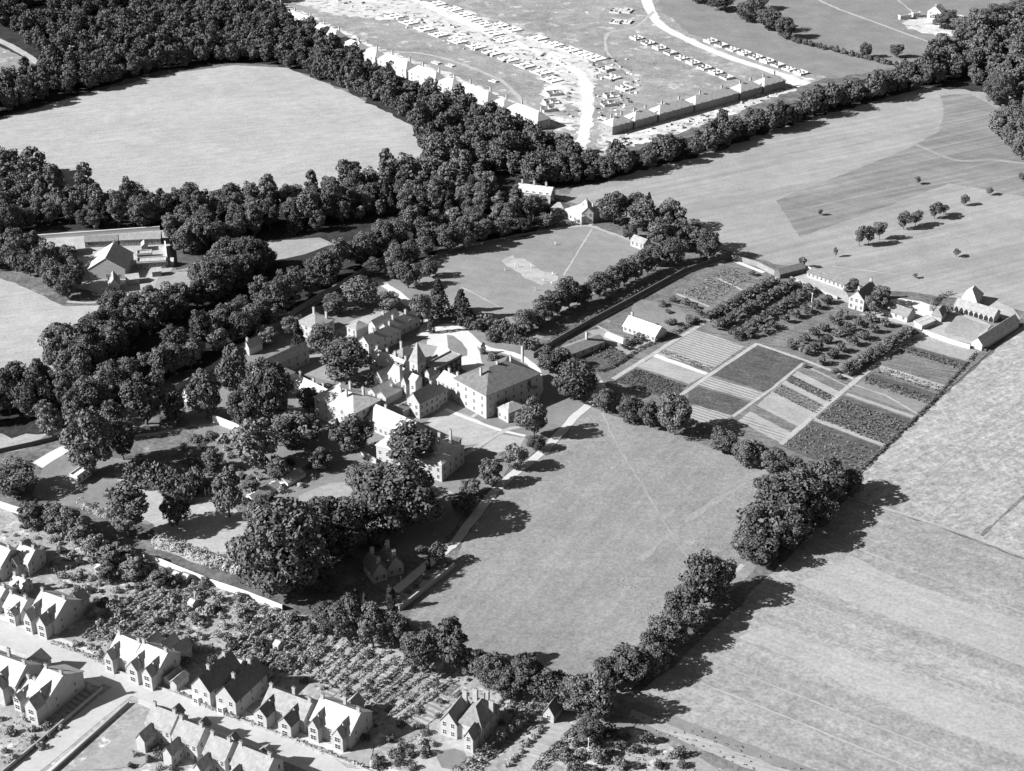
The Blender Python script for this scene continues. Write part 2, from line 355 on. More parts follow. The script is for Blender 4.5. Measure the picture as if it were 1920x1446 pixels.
# wood floors
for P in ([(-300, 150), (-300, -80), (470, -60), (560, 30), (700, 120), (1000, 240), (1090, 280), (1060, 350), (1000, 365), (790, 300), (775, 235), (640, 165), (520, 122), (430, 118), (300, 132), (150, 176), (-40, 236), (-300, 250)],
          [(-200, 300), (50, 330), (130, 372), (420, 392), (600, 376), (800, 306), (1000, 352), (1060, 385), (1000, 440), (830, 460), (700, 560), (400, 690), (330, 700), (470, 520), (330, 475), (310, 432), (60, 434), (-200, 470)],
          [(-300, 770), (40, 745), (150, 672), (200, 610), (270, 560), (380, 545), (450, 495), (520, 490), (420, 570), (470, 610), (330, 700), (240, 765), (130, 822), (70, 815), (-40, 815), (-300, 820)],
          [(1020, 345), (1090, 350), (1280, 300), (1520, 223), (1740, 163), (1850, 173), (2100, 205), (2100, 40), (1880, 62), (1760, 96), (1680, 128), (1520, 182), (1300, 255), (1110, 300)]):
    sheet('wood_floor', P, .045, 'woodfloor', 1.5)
sheet('clearing', [(500, 452), (600, 446), (625, 458), (570, 478), (515, 488)], .06, 'lawn_light')
sheet('clearing', [(90, 130), (-60, 60), (-60, 130), (20, 150)], .05, 'site')
ribbon('track', [(-40, 58), (30, 92), (85, 128)], 5, .08, 'path')
for P in [[(20, 25), (90, 8), (125, 30), (60, 58)], [(150, 34), (250, 18), (262, 38), (165, 52)], [(85, 108), (160, 100), (165, 120), (100, 130)], [(250, 56), (320, 44), (330, 60), (260, 70)], [(100, 70), (200, 58), (215, 76), (125, 92)], [(300, 12), (370, 2), (380, 14), (310, 26)]]: sheet('clearing', P, .06, 'site', 1.5)
# farm cottage yard at left
sheet('yard', [(55, 452), (70, 440), (315, 432), (325, 500), (300, 545), (215, 560), (140, 540), (110, 500)], .05, 'path', .6)
sheet('garden_bed', [(322, 462), (365, 460), (378, 498), (330, 506)], .08, 'bed_dark', .3)
sheet('lawn', [(300, 512), (385, 506), (400, 530), (330, 545), (290, 540)], .07, 'meadow_east')
ribbon('path', [(125, 566), (170, 568), (220, 562), (290, 548)], 2, .07, 'meadow_bright')
# upper estate under construction
sheet('building_site', [(420, -60), (480, 0), (560, 30), (700, 112), (1000, 232), (1085, 285), (1130, 292), (1330, 225), (1510, 160), (1570, 140), (1450, 90), (1280, 20), (1230, -60)], .05, 'site', 1)
sheet('spoil', [(560, -40), (640, -30), (880, 20), (960, 60), (1060, 88), (1120, 120), (1110, 200), (1100, 280), (1085, 282), (1080, 200), (1040, 140), (930, 100), (800, 48), (700, 10), (620, 0)], .065, 'chalk', 2.2, 3)
sheet('spoil', [(475, -20), (560, 20), (700, 85), (870, 150), (1010, 208), (1075, 222), (1080, 245), (1010, 236), (850, 176), (700, 110), (560, 45), (460, 0)], .065, 'chalk', 1.6, 3)
sheet('spoil', [(1120, 262), (1160, 235), (1330, 180), (1480, 140), (1530, 150), (1330, 232), (1130, 290)], .065, 'chalk', 1.6, 3)
sheet('spoil', [(1120, 130), (1170, 110), (1200, 160), (1185, 230), (1120, 250)], .06, 'site', 1.6, 3)
sheet('spoil', [(560, -30), (700, 10), (760, 20), (740, 40), (640, 30), (560, 10)], .066, 'chalk', 1.6, 3)
sheet('spoil', [(1150, 60), (1215, 40), (1300, 100), (1430, 132), (1380, 150), (1280, 118), (1190, 84)], .066, 'site', 1.6, 3)
sheet('spoil', [(1020, 150), (1060, 150), (1060, 205), (1015, 208)], .07, 'chalk', 1.6, 3)
ribbon('road', [(760, -20), (800, 10), (870, 42), (960, 78), (1030, 108), (1085, 138), (1102, 180), (1098, 235), (1092, 275)], 7, .09, 'gravel', .6, label='white chalk road through the building site')
ribbon('road', [(1208, -30), (1217, 15), (1240, 48), (1290, 75), (1360, 105), (1440, 132), (1515, 158)], 7, .09, 'gravel', .4, label='curving white road above the foundations')
ribbon('track', [(660, 88), (735, 97), (800, 102), (870, 122), (940, 152), (970, 180), (1000, 208), (1075, 222)], 2.8, .09, 'path', .3)
ribbon('track', [(1226, 22), (1190, 52), (1142, 62), (1136, 88), (1150, 115), (1182, 140), (1195, 158), (1180, 168)], 2.2, .09, 'path', .3)
ribbon('track', [(1500, -20), (1560, 12), (1640, 42), (1750, 82)], 2.2, .07, 'path', .3)
ribbon('track', [(1660, -20), (1690, 5), (1710, 22)], 1.5, .07, 'path', .3)
sheet('field', [(1225, -60), (1240, 20), (1290, 62), (1420, 112), (1560, 148), (1680, 128), (1760, 96), (1990, 40), (1990, -60)], .055, 'lawn', 1, label='rough pasture at upper right')
sheet('yard', [(1690, 38), (1800, 28), (1830, 60), (1790, 72), (1700, 55)], .07, 'chalk', 1.5, 3)
sheet('yard', [(1815, 62), (1880, 40), (1915, 28), (1925, 50), (1850, 75)], .07, 'chalk', 1.5, 3)
# mansion grounds
sheet('lawn', [(700, 520), (760, 500), (800, 560), (880, 610), (1010, 650), (1130, 700), (1130, 740), (1010, 840), (900, 930), (830, 1020), (700, 1060), (500, 960), (420, 900), (330, 760), (430, 680), (560, 590)], .035, 'lawn', .8)
sheet('forecourt', [(800, 622), (850, 612), (880, 622), (900, 660), (905, 690), (880, 700), (860, 690), (800, 680)], .06, 'gravel', .3, 3, label='white gravel forecourt before the tower')
sheet('lawn', [(838, 628), (850, 630), (866, 642), (876, 656), (876, 667), (864, 670), (850, 666), (840, 652)], .08, 'lawn', .1, 3, label='pointed oval lawn in the white forecourt')
ribbon('path', [(790, 632), (830, 612), (862, 616), (905, 650), (960, 664), (992, 680), (1008, 702), (1010, 730), (1000, 755), (985, 785)], 3.2, .09, 'gravel', .2)
ribbon('path', [(700, 520), (740, 548), (775, 575), (805, 590), (800, 610), (790, 632)], 4, .09, 'gravel', .4)
ribbon('path', [(835, 768), (880, 786), (935, 806), (985, 818)], 1.6, .09, 'gravel', .1)
ribbon('path', [(780, 905), (855, 862), (905, 832), (945, 808), (980, 800)], 2.0, .09, 'path', .1)
ribbon('path', [(885, 782), (896, 776)], 1.4, .095, 'path', .1)
ribbon('path', [(600, 1075), (700, 1000), (800, 915), (880, 945)], 1.2, .09, 'path', .1)
sheet('lawn', [(838, 765), (900, 790), (935, 808), (900, 832), (860, 838), (815, 815), (800, 790)], .07, 'meadow_bright', .2)
sheet('lawn', [(940, 815), (985, 822), (975, 840), (930, 850), (905, 840)], .07, 'meadow_bright', .2)
sheet('lawn', [(540, 680), (600, 660), (650, 690), (640, 720), (560, 700)], .06, 'lawn_light', .4)
sheet('lawn', [(700, 690), (760, 640), (820, 650), (800, 690)], .06, 'lawn_light', .4)
sheet('path', [(590, 660), (640, 655), (650, 628), (620, 622), (700, 585), (760, 590), (770, 600), (690, 640), (650, 680)], .075, 'path', .4)
DR = ribbon('drive', [(1135, 715), (1108, 755), (1075, 785), (1020, 845), (960, 892), (925, 925), (885, 975), (855, 1015), (832, 1035), (800, 1060), (740, 1110)], 3.4, .09, 'pavement', .15, label='pale drive running past the mansion to the lodge')
ribbon('path', [(400, 700), (470, 650), (560, 590), (680, 520), (780, 458), (860, 440)], 1.8, .09, 'lawn', .15)
ribbon('path', [(760, 503), (800, 486), (860, 466), (930, 450), (1000, 437), (1095, 424), (1140, 436), (1192, 454)], 2.2, .09, 'meadow_bright', .15, label='pale path round the cricket field')
ribbon('path', [(1100, 425), (1125, 412), (1140, 405)], 1.8, .095, 'path', .15)
ribbon('path', [(1000, 668), (1040, 640), (1100, 610), (1180, 570), (1280, 515), (1360, 488)], 1.2, .09, 'path', .2)
# left grounds: lawns and tennis lawn
sheet('lawn', [(90, 850), (230, 860), (330, 880), (350, 930), (280, 985), (180, 960), (60, 930)], .06, 'lawn', .4)
sheet('path', [(200, 888), (260, 888), (310, 925), (330, 960), (290, 985), (230, 982), (255, 950), (270, 925)], .08, 'meadow_bright', .8, 3)
sheet('lawn', [(290, 985), (360, 950), (430, 945), (480, 990), (480, 1045), (380, 1060), (290, 1030)], .06, 'meadow_bright', .4, label='bright tennis lawn beyond the white garden wall')
sheet('path', [(345, 935), (400, 932), (410, 960), (355, 970)], .08, 'path', .5)
ribbon('path', [(250, 820), (300, 812), (360, 800), (410, 795)], 2, .08, 'path', .6)
sheet('lawn', [(560, 930), (620, 905), (690, 900), (700, 960), (640, 975), (560, 955)], .06, 'lawn_light', .6)
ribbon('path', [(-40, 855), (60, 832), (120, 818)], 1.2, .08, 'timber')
sheet('path', [(60, 868), (130, 828), (135, 842), (80, 878)], .08, 'gravel', .2)
sheet('lawn', [(760, 1128), (800, 1080), (850, 1062), (838, 1080), (770, 1130), (752, 1140)], .08, 'meadow_bright', .2)
# street gardens base
sheet('garden', [(-200, 960), (0, 955), (270, 1045), (530, 1145), (640, 1170), (880, 1235), (1130, 1335), (1260, 1400), (1420, 1470), (1300, 1600), (600, 1700), (-200, 1600)], .05, 'soil', .5)
ribbon('street', [(-200, 1115), (0, 1186), (200, 1262), (400, 1344), (600, 1422), (800, 1502)], 9.0, .10, 'road', .05, label='pale street running past the row of houses')
ribbon('street', [(256, 1278), (217, 1306), (150, 1360), (88, 1412), (0, 1484), (-60, 1532)], 7.6, .104, 'road', .05, label='pale side street joining the main street')
def kerbed(pxs, w):
    P = pt_poly(pxs, 0); v = []; f = []
    for i, p in enumerate(P):
        d = P[min(i + 1, len(P) - 1)] - P[max(i - 1, 0)]; n = Vector((-d.y, d.x, 0)).normalized() * w / 2
        v += [p + n, p - n, p + n + Vector((0, 0, .22)), p - n + Vector((0, 0, .22))]
        if i:
            a, b = 4 * i - 4, 4 * i
            f += [(a + 2, a + 3, b + 3, b + 2), (a, a + 2, b + 2, b), (a + 1, b + 1, b + 3, a + 3)]
    tag(obj('pavement', mesh_np('pavement', v, f, [M['pavement']])), kind='structure')
kerbed([(-200, 1087), (0, 1158), (200, 1234), (400, 1316), (600, 1394), (850, 1490)], 1.8)
kerbed([(-200, 1143), (0, 1214), (190, 1286)], 1.8)
kerbed([(262, 1316), (400, 1372), (600, 1450), (760, 1515)], 1.8)
kerbed([(246, 1318), (180, 1372), (112, 1430), (70, 1466)], 1.2)
# drive loop in front of the villa
sheet('forecourt', [(790, 1400), (850, 1388), (895, 1395), (895, 1430), (880, 1460), (800, 1470), (775, 1440)], .08, 'path', .2, 3)
sheet('lawn', [(818, 1420), (830, 1408), (852, 1404), (870, 1410), (876, 1422), (868, 1436), (848, 1444), (828, 1440)], .11, 'lawn', .05, 2, label='round lawn in the villa forecourt')
# ------------------------------------------------------------------ trees
def leaf_quads(pts, nrm, size, rng, jit=.5):
    n = len(pts)
    nn = nrm + rng.normal(0, jit, (n, 3)); nn /= np.linalg.norm(nn, axis=1)[:, None] + 1e-9
    t = np.cross(nn, rng.normal(0, 1, (n, 3))); t /= np.linalg.norm(t, axis=1)[:, None] + 1e-9
    b = np.cross(nn, t); s = size * rng.uniform(.55, 1.25, n)[:, None]
    sq = rng.uniform(.6, 1.0, n)[:, None]
    v = np.stack([pts - t * s - b * s * sq, pts + t * s - b * s * sq * .7, pts + t * s * .8 + b * s * sq, pts - t * s * .9 + b * s * sq], 1)
    return v.reshape(-1, 3)
def sphere_pts(n, rng):
    p = rng.normal(0, 1, (n, 3)); return p / np.linalg.norm(p, axis=1)[:, None]
def crown_arrays(seed, H, Rr, lobes, quads, size, shape='round', base=-.02, lr=(.28, .45)):
    rng = np.random.default_rng(seed); V = []
    z0 = H * base; hh = (H - z0) / 2
    L = []
    for i in range(lobes):
        if shape == 'round':
            d = sphere_pts(1, rng)[0]; d[2] = d[2] * .95 + .12; rr = rng.uniform(.45, .80)
            c = np.array([d[0] * Rr * rr, d[1] * Rr * rr, z0 + hh + d[2] * hh * rr]); r = Rr * rng.uniform(*lr)
        elif shape == 'cone':
            t = (i + .5) / lobes; a = rng.uniform(0, 6.28); w = Rr * (1 - t) ** .8
            c = np.array([math.cos(a) * w * .55, math.sin(a) * w * .55, z0 + (H - z0) * t * .95]); r = max(w * .6, Rr * .14)
        elif shape == 'column':
            t = (i + .5) / lobes; a = rng.uniform(0, 6.28); w = Rr * math.sin(min(1, .25 + t * 1.1) * 3.0) ** .6 if t < .95 else Rr * .3
            w = Rr * (1 - abs(t - .35) ** 2 * 1.6)
            c = np.array([math.cos(a) * w * .3, math.sin(a) * w * .3, z0 + (H - z0) * t * .93]); r = max(.25 * Rr, w * .68)
        elif shape == 'dome':
            d = sphere_pts(1, rng)[0]; d[2] = abs(d[2]); rr = rng.uniform(.4, .7)
            c = np.array([d[0] * Rr * rr, d[1] * Rr * rr, d[2] * H * rr * .9 + H * .1]); r = Rr * rng.uniform(.3, .5)
        L.append((c, r))
    for i, (c, r) in enumerate(L):
        n = int(quads / lobes); p = sphere_pts(n, rng); sz = np.array([1, 1, .85])
        rad = r * rng.uniform(.80, 1.12, n)[:, None]
        q = c + p * rad * sz; keep = q[:, 2] > .05
        for j, (c2, r2) in enumerate(L):
            if j != i: keep &= np.linalg.norm((q - c2) / sz, axis=1) > r2 * .72
        V.append(leaf_quads(q[keep], p[keep], size, rng))
    v = np.concatenate(V); f = np.arange(len(v)).reshape(-1, 4)
    return v, f
def crown_mesh(name, mat, *a, **k):
    v, f = crown_arrays(*a, **k); return mesh_np(name, v, f, [M[mat]])
def trunk_mesh(seed, H, r, limbs=5, top=.55):
    rg = random.Random(seed); m = MB(); p = Vector((0, 0, -.3)); rr = r; 
    pts = [p]; 
    for i in range(4): pts.append(Vector((rg.gauss(0, r * .5), rg.gauss(0, r * .5), H * top * (i + 1) / 4)))
    for i in range(4): m.tube(pts[i], pts[i + 1], rr, rr * .8, 8); rr *= .8
    for i in range(limbs):
        a = 6.28 * i / limbs + rg.uniform(-.4, .4); b = pts[2 + i % 3]; L = H * rg.uniform(.22, .36)
        q = b + Vector((math.cos(a) * L * .7, math.sin(a) * L * .7, L * .7)); m.tube(b, q, rr * .7, rr * .25, 5)
    return m.mesh('trunk', [M['bark']])
PR = {}
def proto(kind, key, mat, n, H, Rr, lobes, quads, size, shape='round', base=-.02, lr=(.28, .45), trunk=.35, limbs=5, top=.55):
    L = []
    for i in range(n):
        s = 100 * len(PR) + i; v, f = crown_arrays(s, H, Rr, lobes, quads, size, shape, base, lr)
        L.append((v, f, mesh_np(kind + '_crown', v, f, [M[mat]]), trunk_mesh(s, H, trunk, limbs, top) if trunk else None))
    PR[key] = (kind, H, Rr, L)
proto('broadleaf_tree', 'oak', 'leaf', 7, 15, 6.0, 52, 8000, .29, trunk=.45, lr=(.17, .38))
proto('broadleaf_tree', 'pale', 'leaf_light', 4, 13, 4.6, 42, 6000, .27, trunk=.35, lr=(.17, .38))
proto('broadleaf_tree', 'tall', 'leaf', 3, 19, 4.4, 46, 7000, .29, base=.02, lr=(.2, .42), trunk=.4)
proto('great_oak_tree', 'great', 'leaf', 3, 19, 11, 110, 24000, .33, base=-.06, lr=(.12, .26), trunk=.8, limbs=8)
proto('park_tree', 'park', 'leaf', 3, 8.5, 3.4, 20, 2600, .24, base=.14, trunk=.2)
proto('fir_tree', 'fir', 'leaf_dark', 3, 14, 4.0, 46, 4200, .30, shape='cone', base=.06, trunk=.3, limbs=0, top=.9)
proto('cypress_tree', 'cypress', 'leaf_dark', 2, 8, 1.5, 22, 2200, .17, shape='column', base=.03, trunk=.14, limbs=0, top=.8)
proto('fruit_tree', 'fruit', 'leaf', 5, 4.2, 2.4, 10, 900, .22, base=.12, trunk=.12, limbs=3)
proto('shrub', 'shrub', 'leaf_dry', 6, 2.4, 1.7, 9, 620, .19, shape='dome', trunk=0)
proto('shrub', 'darkshrub', 'leaf', 4, 2.6, 1.9, 9, 620, .19, shape='dome', trunk=0)
NT = {}
def tree(key, x, y, sc=1.0, hs=1.0, label=None, cat='tree', group=None, rz=None, rg=rnd):
    kind, H, Rr, L = PR[key]; v, f, cm, tm = rg.choice(L)
    rz = rg.uniform(0, 6.28) if rz is None else rz
    if tm is None:
        o = obj(kind, cm, None, (x, y, 0), rz); o.scale = (sc, sc, sc * hs); tag(o, label, cat, group)
    else:
        o = thing(kind, label, cat, (x, y, 0), rz, group, (sc, sc, sc * hs))
        obj('crown', cm, o); obj('trunk', tm, o)
    NT[kind] = NT.get(kind, 0) + 1
    return o
def tpx(key, px, py, wpx, hpx, label, group=None, cat='tree'):
    """tree whose foot shows at px,py and whose crown spans wpx by hpx in the photograph"""
    kind, H, Rr, L = PR[key]; p = at(px, py)
    dep = math.atan2(CAM_H, math.hypot(p.x, p.y)); th = R(PITCH) + math.atan((py - 723) / FPX)
    sig = FPX * math.sin(th) / (CAM_H * math.cos(th - R(PITCH)))
    w = wpx / sig; h = (hpx / sig - w * .25 * math.sin(th)) / (math.cos(th) / math.cos(th - R(PITCH)))
    s = w / (2 * Rr * 1.02); return tree(key, p.x, p.y, s, (h / H) / s, label, cat, group)
def merged(name, pts, keys, rng, lo, hi, label, mat, thin=.3, cat=None):
    """everything too dense to count, as one mesh"""
    V = []
    for x, y in pts:
        kind, H, Rr, L = PR[keys[rng.randrange(len(keys))]]; v = L[rng.randrange(len(L))][0]
        n = len(v) // 4; idx = np.random.default_rng(rng.randrange(1 << 30)).permutation(n)[:int(n * thin)]
        q = v.reshape(-1, 4, 3)[idx]; ce = q.mean(1, keepdims=True); q = ce + (q - ce) * (1 / math.sqrt(thin)) * .95
        s = rng.uniform(lo, hi); a = rng.uniform(0, 6.28); ca, sa = math.cos(a), math.sin(a)
        q = q.reshape(-1, 3) * np.array([s, s, s * rng.uniform(.85, 1.15)])
        V.append(np.stack([q[:, 0] * ca - q[:, 1] * sa + x, q[:, 0] * sa + q[:, 1] * ca + y, q[:, 2]], 1))
    v = np.concatenate(V); o = obj(name, mesh_np(name, v, np.arange(len(v)).reshape(-1, 4), [M[mat]]))
    return tag(o, label, cat, kind='stuff')
# --- the woods: nearest trees each on their own, the far mass as one
WOODS = [
 ('tree in the wood between the upper left meadow and the farm cottages', 'trees of the wood below the upper left meadow',
  [(-60, 300), (50, 318), (130, 372), (230, 392), (420, 390), (600, 374), (700, 345), (800, 306), (900, 330), (930, 395), (830, 410), (740, 405), (640, 420), (600, 436), (500, 438), (400, 475), (330, 480), (312, 428), (60, 432), (-60, 460)], 6.4, ['oak', 'oak', 'pale', 'tall', 'fir'], .62, 1.12),
 ('tree in the dense avenue belt left of the mansion wall', 'trees of the avenue belt left of the mansion',
  [(880, 430), (815, 452), (722, 470), (602, 548), (482, 628), (385, 680), (318, 712), (240, 752), (130, 812), (80, 810), (72, 800), (165, 760), (262, 708), (335, 668), (445, 607), (555, 543), (650, 494), (765, 442)], 6.6, ['oak', 'tall', 'oak', 'pale'], .75, 1.1),
 ('tree between the farm cottage yard and the avenue belt', 'trees right of the farm cottage yard',
  [(200, 610), (270, 580), (330, 590), (380, 560), (420, 515), (470, 490), (510, 500), (440, 556), (340, 598), (255, 650), (205, 690), (175, 690)], 6.6, ['oak', 'oak', 'oak', 'tall', 'great'], .75, 1.05),
 ('tree at the left edge below the bright lower meadow', 'trees below the lower left meadow',
  [(-40, 768), (40, 750), (100, 705), (160, 672), (205, 680), (160, 735), (80, 785), (-40, 802)], 6.8, ['oak', 'oak', 'great', 'tall', 'pale'], .8, 1.05),
 ('tree of the clump left of the farm cottages', 'trees left of the farm cottages',
  [(-40, 500), (40, 512), (90, 540), (130, 562), (160, 540), (140, 510), (60, 490), (-40, 478)], 7.5, ['pale', 'oak'], .9, 1.1),
 ('tree in the dark belt between the building site and the east pasture', 'trees of the belt above the pasture',
  [(1020, 352), (1090, 350), (1280, 302), (1520, 225), (1640, 190), (1740, 165), (1800, 150), (1740, 135), (1640, 168), (1520, 204), (1300, 276), (1110, 322), (1040, 330)], 6.4, ['oak', 'oak', 'tall', 'pale'], .6, 1.05),
 ('tree of the wooded corner around the pavilion villas', 'trees around the pavilion villas',
  [(790, 480), (860, 456), (990, 428), (1010, 412), (990, 398), (960, 392), (900, 395), (830, 440)], 7.4, ['oak', 'tall', 'pale'], .6, .95),
]
W1 = [(-60, 158), (20, 160), (90, 150), (60, 100), (0, 60), (-60, 40), (-60, -70), (455, -38), (540, 50), (640, 116), (760, 178), (860, 214), (1000, 268), (1080, 296), (1060, 350), (1000, 350), (800, 302), (782, 240), (640, 165), (520, 122), (430, 118), (300, 132), (150, 176), (-60, 228)]
W1h = [[(-60, 128), (85, 128), (40, 70), (-60, 40)]] + [[(20, 25), (90, 8), (125, 30), (60, 58)], [(150, 34), (250, 18), (262, 38), (165, 52)], [(85, 108), (160, 100), (165, 120), (100, 130)], [(250, 56), (320, 44), (330, 60), (260, 70)], [(100, 70), (200, 58), (215, 76), (125, 92)], [(300, 12), (370, 2), (380, 14), (310, 26)]]
W3 = [(1800, 150), (1740, 130), (1760, 100), (1800, 85), (1880, 68), (1990, 60), (1990, 205), (1920, 200), (1850, 172)]
cand = []
for lab, grp, P, sp, keys, lo, hi in WOODS:
    for x, y in scatter(P, sp, len(lab) * 31): cand.append((x, y, lab, grp, keys, lo, hi))
far = scatter(W1, 6.8, 11, W1h)
for x, y in far: cand.append((x, y, 'tree of the wood between the upper left meadow and the building site', 'trees of the wood beyond the upper left meadow', ['oak', 'tall', 'pale', 'oak', 'fir'], .8, 1.15))
for x, y in scatter(W3, 8.0, 12): cand.append((x, y, 'tree in the dense wood at the right edge above the pasture', 'trees of the wood at the upper right edge', ['oak', 'tall'], .9, 1.15))
cand.sort(key=lambda c: math.hypot(c[0], c[1]))
rg = random.Random(3); WT = []; rest = {}; kinds = {}
for i, (x, y, lab, grp, keys, lo, hi) in enumerate(cand):
    if i < 240: WT.append(tree(rg.choice(keys), x, y, rg.uniform(lo, hi) * (.62 if False else 1), rg.uniform(.9, 1.12), lab, 'tree', grp))
    else: rest.setdefault(grp, []).append((x, y))
for i, (g, P) in enumerate(rest.items()):
    kk = ['oak', 'tall', 'pale', 'oak', 'oak']
    merged('woodland', P, kk, rg, .62, 1.1, g.replace('trees of', 'dense canopy of'), 'leaf', cat='woodland')
name_by_place(WT, 'wood tree')
# --- trees one can tell apart
T = tpx
# right edge clump on the pasture
for q in [(1878, 262, 60, 62), (1905, 285, 62, 70), (1925, 255, 60, 66), (1890, 240, 50, 55), (1915, 300, 50, 60), (1935, 225, 50, 60)]:
    T('oak', *q, 'dark tree of the round clump at the right edge of the pasture', 'trees of the round clump at the right edge')
T('great', 1868, 195, 62, 60, 'pale rounded tree beside the wood corner at upper right')
# pasture trees
g = 'young trees dotted over the pasture'
T('park', 1537, 404, 11, 13, 'tiny round tree alone in the open pasture below the darker strips', g)
T('park', 1719, 346, 13, 16, 'small round tree standing alone on the dark mown strips', g)
T('park', 1611, 462, 26, 42, 'leftmost tree of the row of paired pasture trees', g)
T('park', 1628, 460, 24, 38, 'middle tree of the leftmost trio in the pasture row', g)
T('park', 1648, 450, 28, 36, 'right tree of the leftmost trio in the pasture row', g)
T('park', 1694, 431, 28, 36, 'left tree of the middle pair in the pasture row', g)
T('park', 1716, 424, 24, 32, 'right tree of the middle pair in the pasture row', g)
T('park', 1752, 411, 26, 34, 'left tree of the third pair in the pasture row', g)
T('park', 1768, 404, 18, 24, 'right tree of the third pair in the pasture row', g)
T('park', 1808, 386, 18, 22, 'single tree right of the paired pasture trees', g)
T('park', 1855, 366, 15, 17, 'last small tree of the pasture row near the right edge', g)
T('park', 1917, 342, 18, 20, 'small tree cut by the right edge of the photograph in the pasture', g)
T('park', 1566, 482, 9, 20, 'thin little tree between the pasture row and the kitchen garden', g)
T('park', 1793, 482, 15, 17, 'round tree alone in the pasture above the farm barn', g)
T('park', 1504, 503, 16, 24, 'tree at the corner of the walled hen yard', g)
T('park', 1716, 522, 10, 10, 'low bush in the pasture above the farm house', g)
# top right
for q, l in [((1622, 108, 26, 32), 'left of two slender trees in the rough pasture at upper right'), ((1680, 108, 28, 30), 'right of two slender trees in the rough pasture at upper right'),
             ((1440, 58, 55, 50), 'large tree at the head of the hedge above the foundations'), ((1470, 72, 42, 44), 'tree with a long shadow beside the hedge above the foundations'),
             ((1400, 40, 50, 42), 'broad tree second along the hedge at top of the building site'), ((1350, 20, 55, 40), 'tree near the top edge above the building site'),
             ((1310, 6, 55, 40), 'tree touching the top edge above the curving white road'), ((1420, 18, 40, 35), 'tree behind the hedge trees at the top edge')]:
    T('oak', *q, l, 'trees round the upper right pasture')
for k in range(26):
    t = k / 25; T('darkshrub', 1488 + 190 * t + rnd.uniform(-4, 4), 78 + 46 * t, 14, 12, 'bush in the straggling hedge below the two slender trees', 'bushes of the upper right hedge', 'bush')
for q in [(1765, 52, 50, 32), (1800, 60, 50, 32), (1835, 45, 50, 34), (1868, 32, 50, 30), (1905, 25, 50, 30), (1780, 35, 30, 20)]:
    T('oak', *q, 'tree in the thicket beside the white house at the top right', 'trees beside the white top right house')
# clump east of the cricket field
for q, l in [((1150, 420, 64, 66), 'dark round tree nearest the pavilion villa in the clump beyond the cricket field'), ((1190, 408, 60, 52), 'tree at the back left of the clump beyond the cricket field'),
             ((1205, 432, 62, 66), 'broad tree in the middle of the clump beyond the cricket field'), ((1258, 432, 60, 62), 'dark tree at the back right of the clump beyond the cricket field'),
             ((1240, 468, 62, 70), 'tree behind the cricket hut in the clump beyond the field'), ((1290, 470, 62, 66), 'broad tree at the right of the clump beyond the cricket field'),
             ((1262, 498, 56, 58), 'tree at the near corner of the clump beyond the cricket field'), ((1325, 488, 54, 62), 'rightmost tree of the clump casting a long shadow on the pasture'),
             ((1180, 448, 34, 30), 'low tree beside the cricket hut path'), ((1222, 498, 44, 44), 'tree below the cricket hut by the field corner')]:
    T('oak', *q, l, 'trees of the clump beyond the cricket field')
T('fir', 1216, 398, 22, 40, 'pointed fir rising behind the clump beyond the cricket field')
# row along the near side of the cricket field
g = 'trees between the cricket field and the kitchen garden'
row = [(1020, 602, 50, 56), (1045, 590, 52, 62), (1068, 580, 54, 66), (1088, 572, 36, 40), (1098, 570, 30, 44), (1122, 556, 46, 52), (1148, 545, 40, 52), (1170, 535, 42, 56), (1192, 525, 40, 54), (1214, 514, 42, 54), (1005, 612, 40, 34)]
names = ['leftmost', 'second', 'broad third', 'small fourth', 'slender fifth', 'sixth', 'seventh', 'eighth', 'ninth', 'tenth', 'low']
for q, n in zip(row, names): T('oak', *q, n + ' tree in the row along the near edge of the cricket field', g)
# left side of cricket field
g = 'trees along the far edge of the cricket field'
for i, q in enumerate([(700, 520, 40, 40), (742, 508, 48, 56), (770, 492, 44, 46), (800, 478, 40, 40), (840, 472, 56, 62), (870, 468, 52, 66), (905, 452, 40, 48), (940, 446, 40, 44), (980, 436, 44, 40), (1020, 426, 44, 30), (805, 520, 36, 40), (765, 540, 50, 56), (738, 520, 44, 40)]):
    T('oak', *q, 'tree in the shaded fringe at the left edge of the cricket field', g)
T('fir', 895, 448, 24, 46, 'pale pointed tree among the shaded trees at the cricket field edge')
T('fir', 822, 590, 50, 74, 'dark fir between the mansion forecourt and the cricket field')
T('fir', 865, 600, 52, 64, 'broad dark fir right of the forecourt path by the cricket field')
T('oak', 792, 608, 48, 62, 'round tree left of the dark fir above the forecourt')
T('cypress', 809, 625, 16, 46, 'slim cypress at the top of the white forecourt')
T('cypress', 906, 664, 12, 24, 'small clipped cypress on the right edge of the forecourt')
T('darkshrub', 924, 672, 28, 18, 'broad clipped bush right of the forecourt cypress', cat='bush')
T('oak', 985, 625, 46, 50, 'tree between the forecourt shrubs and the shaded garden wall')
T('park', 895, 622, 24, 24, 'small tree in the shrubbery below the cricket field')
for i, (x, y) in enumerate([(868, 608), (882, 614), (900, 620), (915, 612), (925, 628), (940, 632), (935, 618), (955, 640), (970, 645), (985, 652), (1000, 655), (948, 622), (965, 630), (920, 640)]):
    T('darkshrub', x, y, 30, 26, 'bush in the shrubbery between the forecourt and the cricket field', 'bushes of the forecourt shrubbery', 'bush')
